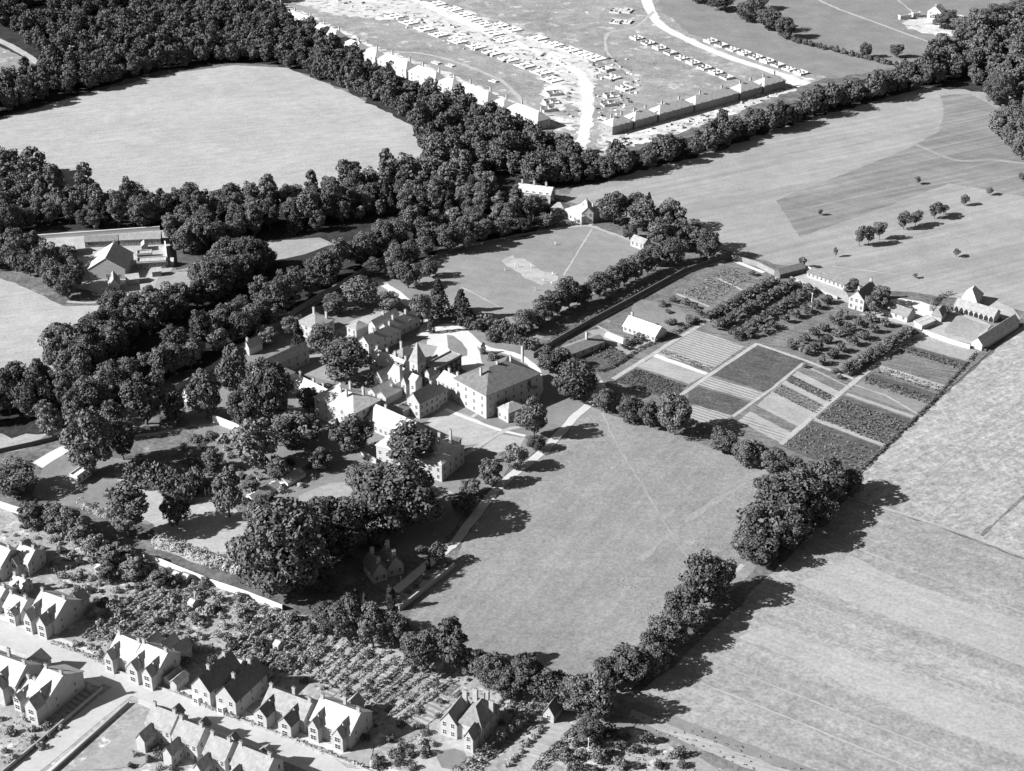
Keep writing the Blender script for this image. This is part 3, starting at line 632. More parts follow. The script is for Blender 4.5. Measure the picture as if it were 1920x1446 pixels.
# around mansion
g = 'trees in the mansion grounds'
L = [('oak', 650, 715, 88, 82, 'big round tree in the courtyard of the mansion'), ('oak', 605, 665, 52, 60, 'tree behind the big courtyard tree'),
 ('fir', 560, 662, 34, 68, 'dark fir between the small left house and the mansion courtyard'), ('oak', 675, 575, 66, 58, 'broad tree above the long roofed wing of the mansion'),
 ('oak', 628, 590, 44, 40, 'tree left of the broad tree above the mansion wing'), ('pale', 730, 580, 40, 36, 'small pale tree beside the path above the mansion'),
 ('pale', 520, 610, 40, 34, 'pale small tree by the boundary wall above the left cottage'), ('pale', 545, 625, 36, 34, 'pale bushy tree beside the boundary wall'),
 ('pale', 500, 645, 40, 34, 'low tree below the left cottage by the wall'),
 ('oak', 440, 745, 58, 96, 'tall tree left of the pale gable of the mansion'), ('oak', 388, 785, 64, 92, 'tall tree above the pale wall end left of the mansion'),
 ('oak', 275, 795, 80, 100, 'tall tree left of the small white shrine'), ('great', 505, 790, 96, 112, 'large tree in front of the left pale wing of the mansion'),
 ('pale', 480, 880, 84, 100, 'pale leafy tree below the large tree left of the mansion'), ('oak', 555, 840, 90, 70, 'shaded tree left of the hip roofed villa block'),
 ('oak', 580, 770, 40, 44, 'small tree against the pale lean roof wing'), ('oak', 660, 850, 76, 70, 'dark tree before the porch of the hip roofed block'),
 ('fir', 633, 815, 22, 34, 'clipped dark tree beside the porch'), ('oak', 175, 890, 84, 122, 'large tree above the white garden pavilion'),
 ('oak', 232, 862, 50, 84, 'tall slim tree right of the large tree above the pavilion'), ('pale', 100, 825, 46, 70, 'pale tree at the wall corner left of the large tree'),
 ('oak', 32, 925, 84, 64, 'broad tree at the left edge below the bright strip'), ('tall', 243, 1005, 72, 104, 'round topped tree standing alone on the left lawn'),
 ('oak', 332, 985, 54, 66, 'dark tree on the lawn right of the lone round tree'), ('pale', 430, 970, 54, 100, 'pale drooping tree right of the lawn path'),
 ('great', 535, 1110, 180, 172, 'huge oak spreading above the white garden wall'), ('great', 620, 1040, 140, 110, 'great oak just behind the huge oak by the lodge'),
 ('great', 745, 990, 170, 130, 'great dark oak between the mansion and the meadow drive'), ('oak', 772, 880, 96, 92, 'round tree in front of the near gabled wing of the mansion'),
 ('great', 700, 930, 110, 70, 'leafy tree left of the near gabled wing'),
 ('oak', 1075, 750, 74, 76, 'broad tree right of the curving path by the mansion'), ('oak', 1030, 700, 50, 50, 'tree beside the long shaded garden shed'),
 ('oak', 1000, 820, 52, 76, 'tree at the end of the white cross path'), ('pale', 975, 800, 26, 30, 'small pale bush by the white cross path'),
 ('pale', 965, 880, 46, 50, 'pale tree left of the shaded drive'), ('pale', 920, 910, 44, 50, 'small light tree near the drive below the cross path'),
 ('oak', 1005, 845, 36, 30, 'low tree left of the drive bend'), ('pale', 880, 930, 40, 34, 'low pale tree near the drive'),
 ('park', 820, 1058, 40, 42, 'round tree at the lodge gate by the drive'), ('park', 790, 1042, 22, 22, 'small round bush at the lodge gate'),
 ('cypress', 733, 1142, 22, 50, 'tall clipped cypress in the lodge garden'), ('cypress', 803, 1068, 11, 26, 'small cypress by the lodge gate'),
 ('cypress', 669, 1140, 14, 48, 'slim cypress in the shaded lodge garden corner'), ('cypress', 685, 1150, 12, 44, 'slim pale cypress beside the lodge garden'),
 ('cypress', 650, 972, 12, 30, 'dark cypress on the dry lawn below the mansion'),
 ('darkshrub', 798, 1084, 16, 12, 'round clipped bush nearest the lodge gate'), ('darkshrub', 780, 1102, 14, 10, 'round clipped bush second from the lodge gate'), ('darkshrub', 766, 1112, 12, 9, 'smallest clipped bush in the lodge garden'),
 ('oak', 1133, 770, 42, 42, 'small tree at the head of the meadow footpath'), ('oak', 1180, 792, 46, 50, 'round tree second along the top of the meadow'),
 ('oak', 1217, 802, 40, 50, 'tree between the round tree and the tall twin at the meadow top'), ('oak', 1265, 815, 66, 78, 'tall broad tree at the top of the meadow below the plots'),
 ('oak', 1355, 850, 52, 50, 'round tree at the left of the row below the kitchen plots'), ('oak', 1400, 872, 56, 50, 'dark tree second in the row below the kitchen plots'),
 ('oak', 1450, 888, 54, 50, 'spreading tree third in the row below the kitchen plots'), ('oak', 1490, 895, 40, 40, 'small tree at the end of the row below the kitchen plots')]
for k, x, y, w, h, l in L:
    big_ = k in ('oak', 'pale', 'great', 'tall') and w > 34; q = (k, x, y, w * (1.14 if big_ else 1), h * (1.1 if big_ else 1), l)
    T(*q, group=None, cat='bush' if 'bush' in q[5] else 'tree')
g = 'trees along the hedge between meadow and crops'
L2 = [(1395, 1045, 60, 60, 'low bushy tree at the meadow edge of the hedge clump'), (1445, 950, 76, 70, 'tree facing the meadow above the hedge clump'), (1530, 985, 80, 70, 'tree on the crop side near the garden corner'), (1590, 925, 60, 50, 'low tree at the crop corner of the kitchen garden'), (1300, 1185, 60, 60, 'low tree on the crop side of the third hedge tree'), (1225, 1265, 66, 66, 'tree on the crop side of the dark pointed tree'), (1545, 940, 104, 94, 'broad tree at the garden corner of the meadow hedge'), (1500, 960, 109, 94, 'tree behind the corner of the meadow hedge'),
 (1460, 985, 107, 103, 'dark tree above the gate gap in the meadow hedge'), (1425, 1030, 97, 100, 'large tree at the meadow side of the hedge clump'), (1425, 1060, 76, 70, 'tree next to the gate gap in the hedge'), (1480, 1025, 97, 89, 'tree at the crop side of the hedge clump'),
 (1318, 1130, 102, 107, 'large tree just below the gate gap in the hedge'), (1345, 1112, 73, 80, 'tree tucked behind the large tree below the gate gap'), (1275, 1170, 80, 82, 'leafy tree third below the gate gap in the hedge'),
 (1250, 1215, 80, 73, 'dark tree halfway down the meadow hedge'), (1215, 1240, 46, 66, 'dark pointed tree in the lower meadow hedge'), (1180, 1280, 90, 78, 'tree near the foot of the meadow hedge'), (1140, 1290, 60, 66, 'tree at the foot of the meadow hedge')]
for q in L2: T('oak', *q, g)
g = 'trees along the bottom of the central meadow'
L3 = [('oak', 655, 1200, 60, 84, 'tree at the left of the row above the back gardens'), ('oak', 700, 1215, 56, 84, 'broad tree second in the row above the back gardens'), ('oak', 745, 1215, 46, 66, 'tree below the tall cypress'),
 ('oak', 793, 1262, 62, 84, 'rounded tree at the near corner of the meadow'), ('tall', 848, 1262, 56, 104, 'tall dark tree right of the rounded corner tree'), ('oak', 888, 1270, 46, 56, 'small tree at the meadow edge right of the tall dark tree'),
 ('oak', 925, 1290, 56, 66, 'tree in the middle of the belt below the meadow'), ('tall', 985, 1310, 62, 92, 'tall pale tree in the middle of the belt below the meadow'), ('oak', 950, 1308, 50, 56, 'tree in front of the tall pale tree'),
 ('oak', 1020, 1318, 56, 66, 'tree right of the tall pale tree'), ('tall', 1085, 1345, 62, 86, 'dark tree near the villa cottage'), ('oak', 1060, 1330, 46, 60, 'tree above the small white cottage'), ('oak', 1120, 1348, 66, 86, 'broad dark tree at the right end of the belt'),
 ('oak', 1105, 1392, 50, 56, 'small dark tree behind the white pole'), ('oak', 610, 1165, 50, 40, 'low tree at the end of the white garden wall')]
for k, x, y, w, h, l in L3: T(k, x, y, w * 1.18, h * 1.1, l, g)
for x, y, w, h, l in [(905, 1280, 50, 56, 'tree filling the left of the belt under the meadow'), (965, 1295, 56, 60, 'tree at the meadow side behind the tall pale tree'), (1045, 1310, 56, 60, 'tree at the meadow side near the small white cottage'), (1100, 1325, 60, 66, 'tree at the meadow side at the right end of the belt'), (700, 1180, 44, 50, 'tree between the tall cypress and the back gardens'), (770, 1235, 46, 56, 'tree left of the rounded corner tree'), (820, 1245, 46, 60, 'tree tucked between the rounded corner tree and the tall dark tree'), (620, 1190, 44, 50, 'low tree at the left end of the row above the back gardens')]: T('oak', x, y, w, h, l, g)
# hedge-like scrub by the left lawns
g = 'shrubs of the long overgrown hedge on the left lawn'
for i, (x, y) in enumerate([(250, 900), (265, 905), (280, 912), (262, 892), (295, 918), (310, 925), (280, 900), (300, 905), (320, 930), (325, 912), (338, 925), (345, 940), (355, 920), (368, 905), (375, 915), (360, 935)]):
    T('darkshrub', x, y, 42, 44, 'shrub in the overgrown hedge across the left lawn', g, 'bush')
g = 'small trees along the near garden boundary at left'
for i, q in enumerate([(60, 990, 44, 50), (85, 985, 40, 44), (110, 1000, 50, 56), (135, 1015, 46, 66), (155, 1030, 40, 56), (180, 1050, 50, 50), (210, 1060, 50, 46), (235, 1060, 40, 40), (250, 1085, 44, 44), (200, 1090, 36, 36), (275, 1080, 40, 30), (300, 1100, 36, 34)]):
    T('pale', q[0], q[1], q[2] * 1.15, q[3] * 1.1, 'small pale tree in the ragged line behind the left street houses', g)

for k, x, y, w, h, l in [('oak', 455, 800, 60, 76, 'tree in the shade left of the large courtyard front tree'), ('oak', 330, 790, 50, 60, 'tree below the white shrine'), ('oak', 210, 820, 56, 76, 'tree behind the tall slim tree above the pavilion lawn'), ('pale', 400, 880, 44, 46, 'low pale tree left of the pale leafy tree'), ('oak', 520, 900, 50, 46, 'dark tree above the slatted glass house'), ('oak', 600, 880, 50, 44, 'dark bushy tree right of the slatted glass house'),
   ('tall', 965, 398, 26, 44, 'dark tree before the left end of the villa in the wood'), ('oak', 985, 400, 34, 36, 'tree before the middle of the villa in the wood'), ('oak', 1012, 398, 34, 34, 'tree before the right end of the villa in the wood'), ('fir', 1037, 394, 14, 38, 'dark fir between the wood villa and the pavilion villa'),
   ('oak', 870, 960, 50, 40, 'low dark tree between the great dark oak and the drive'), ('oak', 660, 1010, 70, 60, 'tree behind the lodge in the shade'), ('oak', 710, 1030, 50, 44, 'small tree behind the lodge roof'), ('oak', 610, 1110, 60, 56, 'tree in the deep shade right of the huge oak'), ('pale', 485, 985, 56, 60, 'pale tree behind the huge oak on the tennis lawn edge'), ('oak', 1100, 730, 44, 40, 'tree right of the curving path near the crop plots'), ('oak', 1050, 690, 44, 44, 'tree at the near end of the long shaded shed'), ('oak', 985, 745, 40, 56, 'dark tree hugging the long right range of the mansion'), ('oak', 575, 820, 50, 50, 'dark tree below the lean roofed wing'),
   ('pale', 470, 925, 40, 36, 'small pale tree left of the glass frame house')]:
    T(k, x, y, w, h, l, None)
def tufts(name, label, polys, sp, lo, hi, mat, k=9, seed=2, sz=.2):
    rn = np.random.default_rng(seed); V = []
    for P in polys:
        for x, y in scatter(P, sp, seed):
            if rn.random() < .35: continue
            d = sphere_pts(k, rn); d[:, 2] = np.abs(d[:, 2]); s = rn.uniform(lo, hi)
            V.append(leaf_quads(np.array([x, y, 0.03])[None] + d * np.array([s, s, s * .6]), d, sz, rn))
    v = np.concatenate(V); tag(obj(name, mesh_np(name, v, np.arange(len(v)).reshape(-1, 4), [M[mat]])), label, 'plants', kind='stuff')
tufts('tussocks', 'dark tussocks and thistles in rough patches of the central meadow', [[(1140, 1100), (1175, 1075), (1215, 1078), (1200, 1100), (1150, 1115)], [(1290, 1010), (1340, 990), (1370, 1030), (1330, 1060)], [(1370, 930), (1420, 905), (1440, 925), (1400, 960)], [(1180, 1145), (1260, 1120), (1270, 1140), (1200, 1160)]], 1.1, .12, .3, 'leaf_dry', k=5, sz=.12)
tufts('weeds', 'weedy fringe beside the cut crop at the lower right', [[(1165, 1318), (1300, 1365), (1600, 1480), (1560, 1500), (1290, 1400), (1160, 1345)]], 1.8, .2, .5, 'leaf_dry', seed=5)
# ------------------------------------------------------------------ buildings
WIN = {}
def win_mesh(w, h, frame='white'):
    k = (w, h, frame)
    if k not in WIN:
        m = MB(); t = .09
        m.box(-w / 2 - t, w / 2 + t, -.06, 0, -t, 0, 0); m.box(-w / 2 - t, w / 2 + t, -.06, 0, h, h + t, 0)
        m.box(-w / 2 - t, -w / 2, -.06, 0, 0, h, 0); m.box(w / 2, w / 2 + t, -.06, 0, 0, h, 0)
        m.box(-.03, .03, -.045, 0, 0, h, 0); m.box(-w / 2, -.03, -.045, 0, h / 2 - .03, h / 2 + .03, 0); m.box(.03, w / 2, -.045, 0, h / 2 - .03, h / 2 + .03, 0)
        m.poly([(-w / 2, -.02, 0), (w / 2, -.02, 0), (w / 2, -.02, h), (-w / 2, -.02, h)], 1)
        WIN[k] = m.mesh('window', [M[frame], M['glass']])
    return WIN[k]
def door_mesh():
    if 'd' not in WIN:
        m = MB(); m.box(-.6, .6, -.08, 0, 0, 2.2, 0); m.box(-.45, .45, -.1, -.08, .05, 2.05, 1); WIN['d'] = m.mesh('door', [M['white'], M['timber']])
    return WIN['d']
def chimney(m, x, y, z0, z1, w=.9, d=.6):
    m.box(x - w / 2, x + w / 2, y - d / 2, y + d / 2, z0, z1, 0); m.box(x - w / 2 - .1, x + w / 2 + .1, y - d / 2 - .1, y + d / 2 + .1, z1, z1 + .2, 0)
    for s in (-.25, .25): m.tube((x + s * w, y, z1 + .2), (x + s * w, y, z1 + .75), .14, .11, 6, 1)
def block(root, x0, x1, y0, y1, h, rise, roof, wall='render', rm='slate', z0=0.0, over=.35, ridge_gap=0):
    """one volume with walls and a roof: gx / gy = gabled with the ridge along x / y, hip, flat, lean (falls to -y)"""
    m = MB(); mx, my = (x0 + x1) / 2, (y0 + y1) / 2; rf = MB(); t = .16; o = over
    base = [(x0, y0, z0), (x1, y0, z0), (x1, y1, z0), (x0, y1, z0)]; top = [(a, b, h) for a, b, _ in base]
    if roof in ('gx', 'gy'):
        for i in range(4):
            j = (i + 1) % 4; gable = (roof == 'gx' and i in (1, 3)) or (roof == 'gy' and i in (0, 2))
            if gable:
                g = ((x1 if i == 1 else x0), my, h + rise) if roof == 'gx' else (mx, (y0 if i == 0 else y1), h + rise)
                m.poly([base[i], base[j], top[j], g, top[i]])
            else: m.poly([base[i], base[j], top[j], top[i]])
        if roof == 'gx':
            k = rise / (my - y0); e = h - k * o
            for s, ye in ((1, y0 - o), (-1, y1 + o)):
                lo = [(x0 - o * .6, ye, e + .02), (x1 + o * .6, ye, e + .02), (x1 + o * .6, my, h + rise + .02), (x0 - o * .6, my, h + rise + .02)]
                if s < 0: lo = lo[::-1]
                rf.solid(lo, [(a, b, c + t) for a, b, c in lo])
        else:
            k = rise / (mx - x0); e = h - k * o
            for s, xe in ((-1, x0 - o), (1, x1 + o)):
                lo = [(xe, y0 - o * .6, e + .02), (xe, y1 + o * .6, e + .02), (mx, y1 + o * .6, h + rise + .02), (mx, y0 - o * .6, h + rise + .02)]
                if s < 0: lo = lo[::-1]
                rf.solid(lo, [(a, b, c + t) for a, b, c in lo])
    else:
        m.solid(base, top)
        E = [(x0 - o, y0 - o, h + .02), (x1 + o, y0 - o, h + .02), (x1 + o, y1 + o, h + .02), (x0 - o, y1 + o, h + .02)]
        U = [(a, b, c + t) for a, b, c in E]
        if roof == 'flat':
            rf.solid(E, U)
            for (a, b, c, d) in ((x0 - .1, x1 + .1, y0 - .1, y0 + .15), (x0 - .1, x1 + .1, y1 - .15, y1 + .1), (x0 - .1, x0 + .15, y0 + .15, y1 - .15), (x1 - .15, x1 + .1, y0 + .15, y1 - .15)):
                rf.box(a, b, c, d, h + .18, h + .75)
        elif roof == 'lean':
            rf.solid(E, [(x0 - o, y0 - o, h + t), (x1 + o, y0 - o, h + t), (x1 + o, y1 + o, h + rise), (x0 - o, y1 + o, h + rise)])
        elif roof == 'leanx':
            rf.solid(E, [(x0 - o, y0 - o, h + t), (x1 + o, y0 - o, h + rise), (x1 + o, y1 + o, h + rise), (x0 - o, y1 + o, h + t)])
        else:
            rf.solid(E, U); z = h + t + .02 + rise; d = min(x1 - x0, y1 - y0) / 2
            if x1 - x0 > y1 - y0 + .1: a, b = (x0 + d, my, z), (x1 - d, my, z)
            elif y1 - y0 > x1 - x0 + .1: a, b = (mx, y0 + d, z), (mx, y1 - d, z)
            else: a = b = (mx, my, z)
            u = [(p[0], p[1], p[2] + .001) for p in U]
            if a == b:
                for i in range(4): rf.poly([u[i], u[(i + 1) % 4], a])
            elif x1 - x0 > y1 - y0: rf.poly([u[0], u[1], b, a]); rf.poly([u[1], u[2], b]); rf.poly([u[2], u[3], a, b]); rf.poly([u[3], u[0], a])
            else: rf.poly([u[0], u[1], a]); rf.poly([u[1], u[2], b, a]); rf.poly([u[2], u[3], b]); rf.poly([u[3], u[0], a, b])
    w = obj('wall', m.mesh('wall', [M[wall]]), root); r = obj('roof', rf.mesh('roof', [M[rm]]), root); return w, r
def wins(root, x0, x1, y0, y1, side, cols, rows, z=1.0, dz=2.8, w=1.0, h=1.5, skip=()):
    me = win_mesh(w, h)
    for r_ in range(rows):
        for c_ in range(cols):
            if (c_, r_) in skip: continue
            t = (c_ + .5) / cols; zz = z + dz * r_
            if side == 'f': p = (x0 + (x1 - x0) * t, y0 - .004, zz); a = 0
            elif side == 'b': p = (x0 + (x1 - x0) * t, y1 + .004, zz); a = math.pi
            elif side == 'l': p = (x0 - .004, y0 + (y1 - y0) * t, zz); a = -math.pi / 2
            else: p = (x1 + .004, y0 + (y1 - y0) * t, zz); a = math.pi / 2
            obj('window', me, root, p, a)
def chims(root, L, d=(.95, .65)):
    for x, y, z0, z1 in L:
        m = MB(); chimney(m, 0, 0, 0, z1 - z0, *d); obj('chimney', m.mesh('chimney', [M['stone'], M['tile']]), root, (x, y, z0))
def frame(p0, p1, z=0.0):
    """origin and turn of a building whose front edge runs p0 -> p1 in the photograph, at height z; also the length"""
    a, b = at(*p0, z), at(*p1, z); d = b - a
    return (a.x, a.y, 0), math.atan2(d.y, d.x), d.length
def bld(name, label, cat, p0, p1, depth, h, rise, roof, z=0.0, wall='render', rm='slate', wf=None, wl=None, wr=None, ch=(), group=None, door=False, dz=2.8, over=.35):
    loc, rz, L = frame(p0, p1, z)
    t = thing(name, label, cat, loc, rz, group); y0, y1 = (0, depth) if depth > 0 else (depth, 0)
    block(t, 0, L, y0, y1, h, rise, roof, wall, rm, over=over)
    if wf: wins(t, 0, L, y0, y1, 'f', *wf, dz=dz)
    if wl: wins(t, 0, L, y0, y1, 'l', *wl, dz=dz)
    if wr: wins(t, 0, L, y0, y1, 'r', *wr, dz=dz)
    if door: obj('door', door_mesh(), t, (L * .5, y0 - .003, 0))
    chims(t, [(fx * L, y0 + fy * (y1 - y0), h + (rise * .35), h + rise + ex) for fx, fy, ex in ch])
    return t, L
G = 'mansion ranges'
def rng_(label, *a, **k): k.setdefault('group', G); return bld('mansion_range', label, 'building', *a, **k)
# ---- street houses: gable ends to the street, ridges running away from it
def street_house(label, p0, p1, depth, h=5.6, rise=3.6, wings=1, bay=True, rm='slate', wall='render', group='houses on the far side of the street', side_win=True, name='gabled_house', out='l', rear=None):
    loc, rz, L = frame(p0, p1); t = thing(name, label, 'house', loc, rz, group)
    block(t, 0, L, 0, depth, h, rise, 'gy', wall, rm)
    wins(t, 0, L, 0, depth, 'f', 2, 2, z=.9, dz=2.7, w=1.1, h=1.5, skip={(1, 0)}); wins(t, 0, L, 0, depth, 'l', 3, 2, z=1.1, dz=2.7, w=.8, h=1.2)
    wins(t, 0, L, 0, depth, 'r', 3, 2, z=1.1, dz=2.7, w=.8, h=1.2)
    obj('door', door_mesh(), t, (L * .75, -.003, 0))
    if bay:
        m = MB(); m.solid([(L * .12, -.9, 0), (L * .42, -.9, 0), (L * .5, 0, 0), (L * .04, 0, 0)], [(L * .12, -.9, 2.7), (L * .42, -.9, 2.7), (L * .5, 0, 2.7), (L * .04, 0, 2.7)])
        b = obj('bay_window', m.mesh('bay_window', [M['white']]), t); obj('pane', win_mesh(1.3, 1.5), b, (L * .27, -.904, .8))
    if rear: block(t, L * .15, L * .75, depth - .02, depth + rear, h * .7, 1.6, 'gy', wall, rm)
    chims(t, [(L * .5, depth * .3, h + rise - .6, h + rise + 1.3), (L * .5, depth * .8, h + rise - .6, h + rise + 1.2)])
    return t
def px_add(p, dx): return (p[0] + dx, p[1] + dx * .435)
SH = street_house
def street_semi(label, p0, p1, depth, h=6.0, rise=4.0, wings=((.05, .4, 2.6),), rear=((.55, .95, 5),), rm='white_roof', wm='slate', group='houses on the far side of the street', hip=False):
    h *= .92; rise *= .88; loc, rz, L = frame(p0, p1); t = thing('street_house', label, 'house', loc, rz, group)
    block(t, 0, L, 0, depth, h, rise, 'hip' if hip else 'gx', 'render', rm)
    for a, b, pr in wings:
        block(t, L * a, L * b, -pr, -.004, h - .3, rise * .72, 'gy', 'render', wm, over=.25)
        wins(t, L * a, L * b, -pr, 0, 'f', 1, 2, z=.9, dz=2.4, w=1.7, h=1.5)
        block(t, L * a + .2, L * b - .2, .6, depth * .5, h, rise * .72, 'gy', 'render', wm, over=.2)
    free = [(0, wings[0][0])] + [(wings[k][1], wings[k + 1][0]) for k in range(len(wings) - 1)] + [(wings[-1][1], 1)] if wings else [(0, 1)]
    for a, b in free:
        if (b - a) * L > 2.2: wins(t, L * a, L * b, 0, depth, 'f', max(1, int((b - a) * L / 2.8)), 2, z=.9, dz=2.4, w=1.0, h=1.4)
    for a, b, pr in rear: block(t, L * a, L * b, depth + .004, depth + pr, h * .8, rise * .6, 'gy', 'render', wm)
    wins(t, 0, L, 0, depth, 'r', 2, 2, z=1.1, dz=2.4, w=.8, h=1.2); wins(t, 0, L, 0, depth, 'l', 2, 2, z=1.1, dz=2.4, w=.8, h=1.2)
    a, b = free[-1]; obj('door', door_mesh(), t, (L * (b - .12), -.003, 0))
    chims(t, [(.6, depth / 2, h + rise - .7, h + rise + 1.3), (L - .6, depth / 2, h + rise - .7, h + rise + 1.3)] + ([(L / 2, depth * .7, h + rise - 1.5, h + rise + 1.2)] if L > 12 else []))
    return t
SE = street_semi
SE('left half of the three gabled block at the left end of the street row', (208, 1250), (250, 1268), 9, wings=((.02, .4, 2.4),))
SE('right half of the three gabled block with a big shaded end wall', (252, 1269), (299, 1288), 10, wings=((.0, .42, 2.6), (.6, .98, 2.6)), rear=((.1, .4, 6), (.6, .9, 6)))
SH('house with long dark roof slope and small chimneys right of the sheds', (362, 1315), (396, 1329), 14, 6.0, 4.0, rm='slate_dark')
SH('long roofed house between the two rows of roof chimneys', (407, 1333), (444, 1347), 15, 5.8, 4.2, rm='slate_dark')
SE('wide pair of houses with two small front gables right of the long roofed house', (494, 1346), (572, 1376), 8, 5.4, 3.6, wings=((.0, .3, 4.0), (.58, .88, 4.0)), rear=(), rm='slate', wm='slate_dark')
SE('white roofed pair at the right end of the street row with a shaded gable end', (584, 1378), (658, 1406), 11, 5.8, 4.2, wings=((.05, .3, 2.2), (.66, .92, 2.2)), rear=((.3, .6, 4),), wm='slate')
for i, (a, b, l) in enumerate([((308, 1284), (318, 1289), 'small flat topped shed left of the taller one beside the gabled house'), ((319, 1292), (332, 1297), 'small boxy garage shed by the street hedge')]):
    bld('shed', l, 'shed', a, b, 5.5, 2.6, .9, 'gy', group='sheds by the street')
# left houses above the street
gL = 'left end houses above the street'
SE('white house with two front gables at the left end above the street', (60, 1176), (106, 1193), 12, 6.2, 4.4, wings=((.02, .32, 3), (.55, .9, 3)), rear=((.5, .95, 4),), group=gL)
SE('small white house left of the twin gabled one', (10, 1158), (42, 1170), 7, 4.6, 3.0, wings=((.5, .9, 2),), rear=(), group=gL)
SE('white house high on the left edge above the lane', (28, 1072), (56, 1082), 8, 5.4, 3.6, wings=((.1, .6, 2),), rear=(), group=gL)
SE('steep roofed house cut by the left edge above the lane', (-40, 1072), (6, 1090), 10, 6.0, 4.2, wings=((.4, .8, 3),), group=gL)
SE('low pale outhouse below the house high on the left edge', (20, 1112), (42, 1120), 5, 3.4, 2.4, wings=((.3, .8, 2),), rear=(), group=gL)
SE('pale house at the left edge beside the small white house', (-40, 1138), (0, 1152), 8, 5, 3, wings=((.3, .7, 2),), rear=(), group=gL)
gs = 'houses on the near side of the street'
SE('large white house at the left edge on the near side of the street', (-50, 1290), (34, 1320), 11, 6.8, 4.4, wings=((.5, .85, 2.4),), group=gs)
SE('corner house with a huge shaded end wall at the street junction', (58, 1332), (92, 1346), 15, 6.4, 4.6, wings=((.35, .98, 4),), rear=(), group=gs)
SE('small annex house left of the corner house', (38, 1322), (56, 1330), 8, 5.0, 2.6, wings=((.1, .8, 2.4),), rear=(), group=gs)
def south(label, p0, p1, d, h=5.6, rise=3.4):
    loc, rz, L = frame(p0, p1); t = thing('semi_detached_house', label, 'house', loc, rz, gs)
    block(t, 0, L, 0, d, h, rise, 'gx'); block(t, L * .08, L * .42, -5, -.003, h * .8, 2.0, 'gy', 'render', 'slate'); block(t, L * .3, L * .7, d + .003, d + 1.6, h, 1.6, 'gy', 'render', 'tile')
    wins(t, 0, L, 0, d, 'f', 4, 2, z=.9, dz=2.7, skip={(0, 0), (1, 0), (0, 1), (1, 1)}); wins(t, 0, L, 0, d, 'l', 2, 2); wins(t, 0, L, 0, d, 'r', 2, 2)
    obj('door', door_mesh(), t, (L * .9, -.003, 0)); wins(t, L * .08, L * .42, -5, 0, 'r', 2, 2, z=.9, dz=2.4, w=.8, h=1.2)
    chims(t, [(L * .02 + .5, d / 2, h + rise - .8, h + rise + 1.2), (L - 1, d / 2, h + rise - .8, h + rise + 1.2)])
south('pale house with a rear wing left of the near side row', (276, 1386), (322, 1404), 8)
south('pale house second in the near side row', (326, 1412), (372, 1430), 8)
south('house third in the near side row cut by the bottom edge', (384, 1442), (424, 1458), 8)
south('rightmost house of the near side row cut by the bottom edge', (436, 1462), (500, 1488), 8)
# villa bottom centre and cottage
loc, rz, L = frame((826, 1378), (900, 1402)); t = thing('villa', 'dark roofed villa with four tall white chimneys beside the round lawn', 'house', loc, rz)
block(t, 0, L * .42, 0, 9, 5.2, 3.6, 'gy', 'render', 'tile'); block(t, L * .42 + .003, L, 1, 12, 5.6, 4.0, 'hip', 'render', 'tile'); block(t, L * .72, L * .95, -3, .997, 4.8, 2.6, 'gy', 'render', 'tile')
wins(t, 0, L * .42, 0, 9, 'f', 2, 2, z=.9); wins(t, 0, L * .42, 0, 9, 'l', 3, 2); wins(t, L * .42, L, 1, 12, 'r', 3, 2); wins(t, L * .72, L * .95, -3, 0, 'f', 1, 2)
obj('door', door_mesh(), t, (L * .58, .997, 0)); chims(t, [(L * .3, 8, 6.5, 10.8), (L * .52, 9, 7.5, 11.6), (L * .75, 10.5, 7.5, 11), (L * .97, 8, 6, 10)], (1.3, .9))
bld('cottage', 'small white gabled cottage under the trees behind the villa', 'house', (1018, 1352), (1038, 1358), 6, 3.0, 2.8, 'gy', wf=(1, 1), ch=[(.5, .9, .8)], rm='slate_dark')
# lodge
loc, rz, L = frame((700, 1095), (760, 1078)); t = thing('lodge', 'shaded lodge with steep roofs and white chimneys by the drive gate', 'house', loc, rz)
block(t, 0, L * .45, 0, 8, 3.6, 3.6, 'gy', 'stone', 'slate_dark'); block(t, L * .5, L, 1, 9, 3.6, 3.6, 'gy', 'stone', 'slate_dark'); block(t, L * .45 + .003, L * .5 - .003, 2, 7, 3.2, .4, 'flat', 'stone', 'lead', over=0)
wins(t, 0, L * .45, 0, 8, 'f', 2, 1); wins(t, L * .5, L, 1, 9, 'f', 2, 1); chims(t, [(L * .22, 6, 5.5, 9.2), (L * .74, 7, 5.5, 9.6), (L * .22, 1, 5.2, 8.6), (L * .74, 2, 5.2, 8.8)], (1.1, .8))
# ---- mansion
rng_('tall white range with long dark roof at the right of the mansion', (852, 752), (912, 786), 27, 9.8, 5.0, 'hip', rm='slate_dark', wf=(4, 3), wr=(7, 3), wl=(3, 3), ch=[(.5, .2, 1.0), (.5, .5, 1.0), (.5, .75, 1.0), (.5, .97, 3.2)], dz=3.1)
bld('conservatory_wing', 'small white wing with rounded pale roof at the right of the mansion', 'building', (932, 782), (953, 794), 8, 4.2, 2.0, 'hip', wf=(2, 1), wr=(3, 1), rm='lead')
rng_('white middle range joining the tall right range to the court', (820, 736), (851, 751), 8, 5.6, 2.4, 'gx', rm='white_roof', wf=(4, 2), ch=[(.3, .5, 1.8), (.8, .5, 1.8)])
loc, rz, L = frame((769, 717), (784, 724)); t = thing('spire_tower', 'square tower with tall pointed spire above the mansion court', 'tower', loc, rz); w_ = L
m = MB(); m.box(0, w_, 0, w_, 0, 9.5); m.box(-.12, w_ + .12, -.12, w_ + .12, 9.2, 9.49); obj('wall', m.mesh('wall', [M['render']]), t)
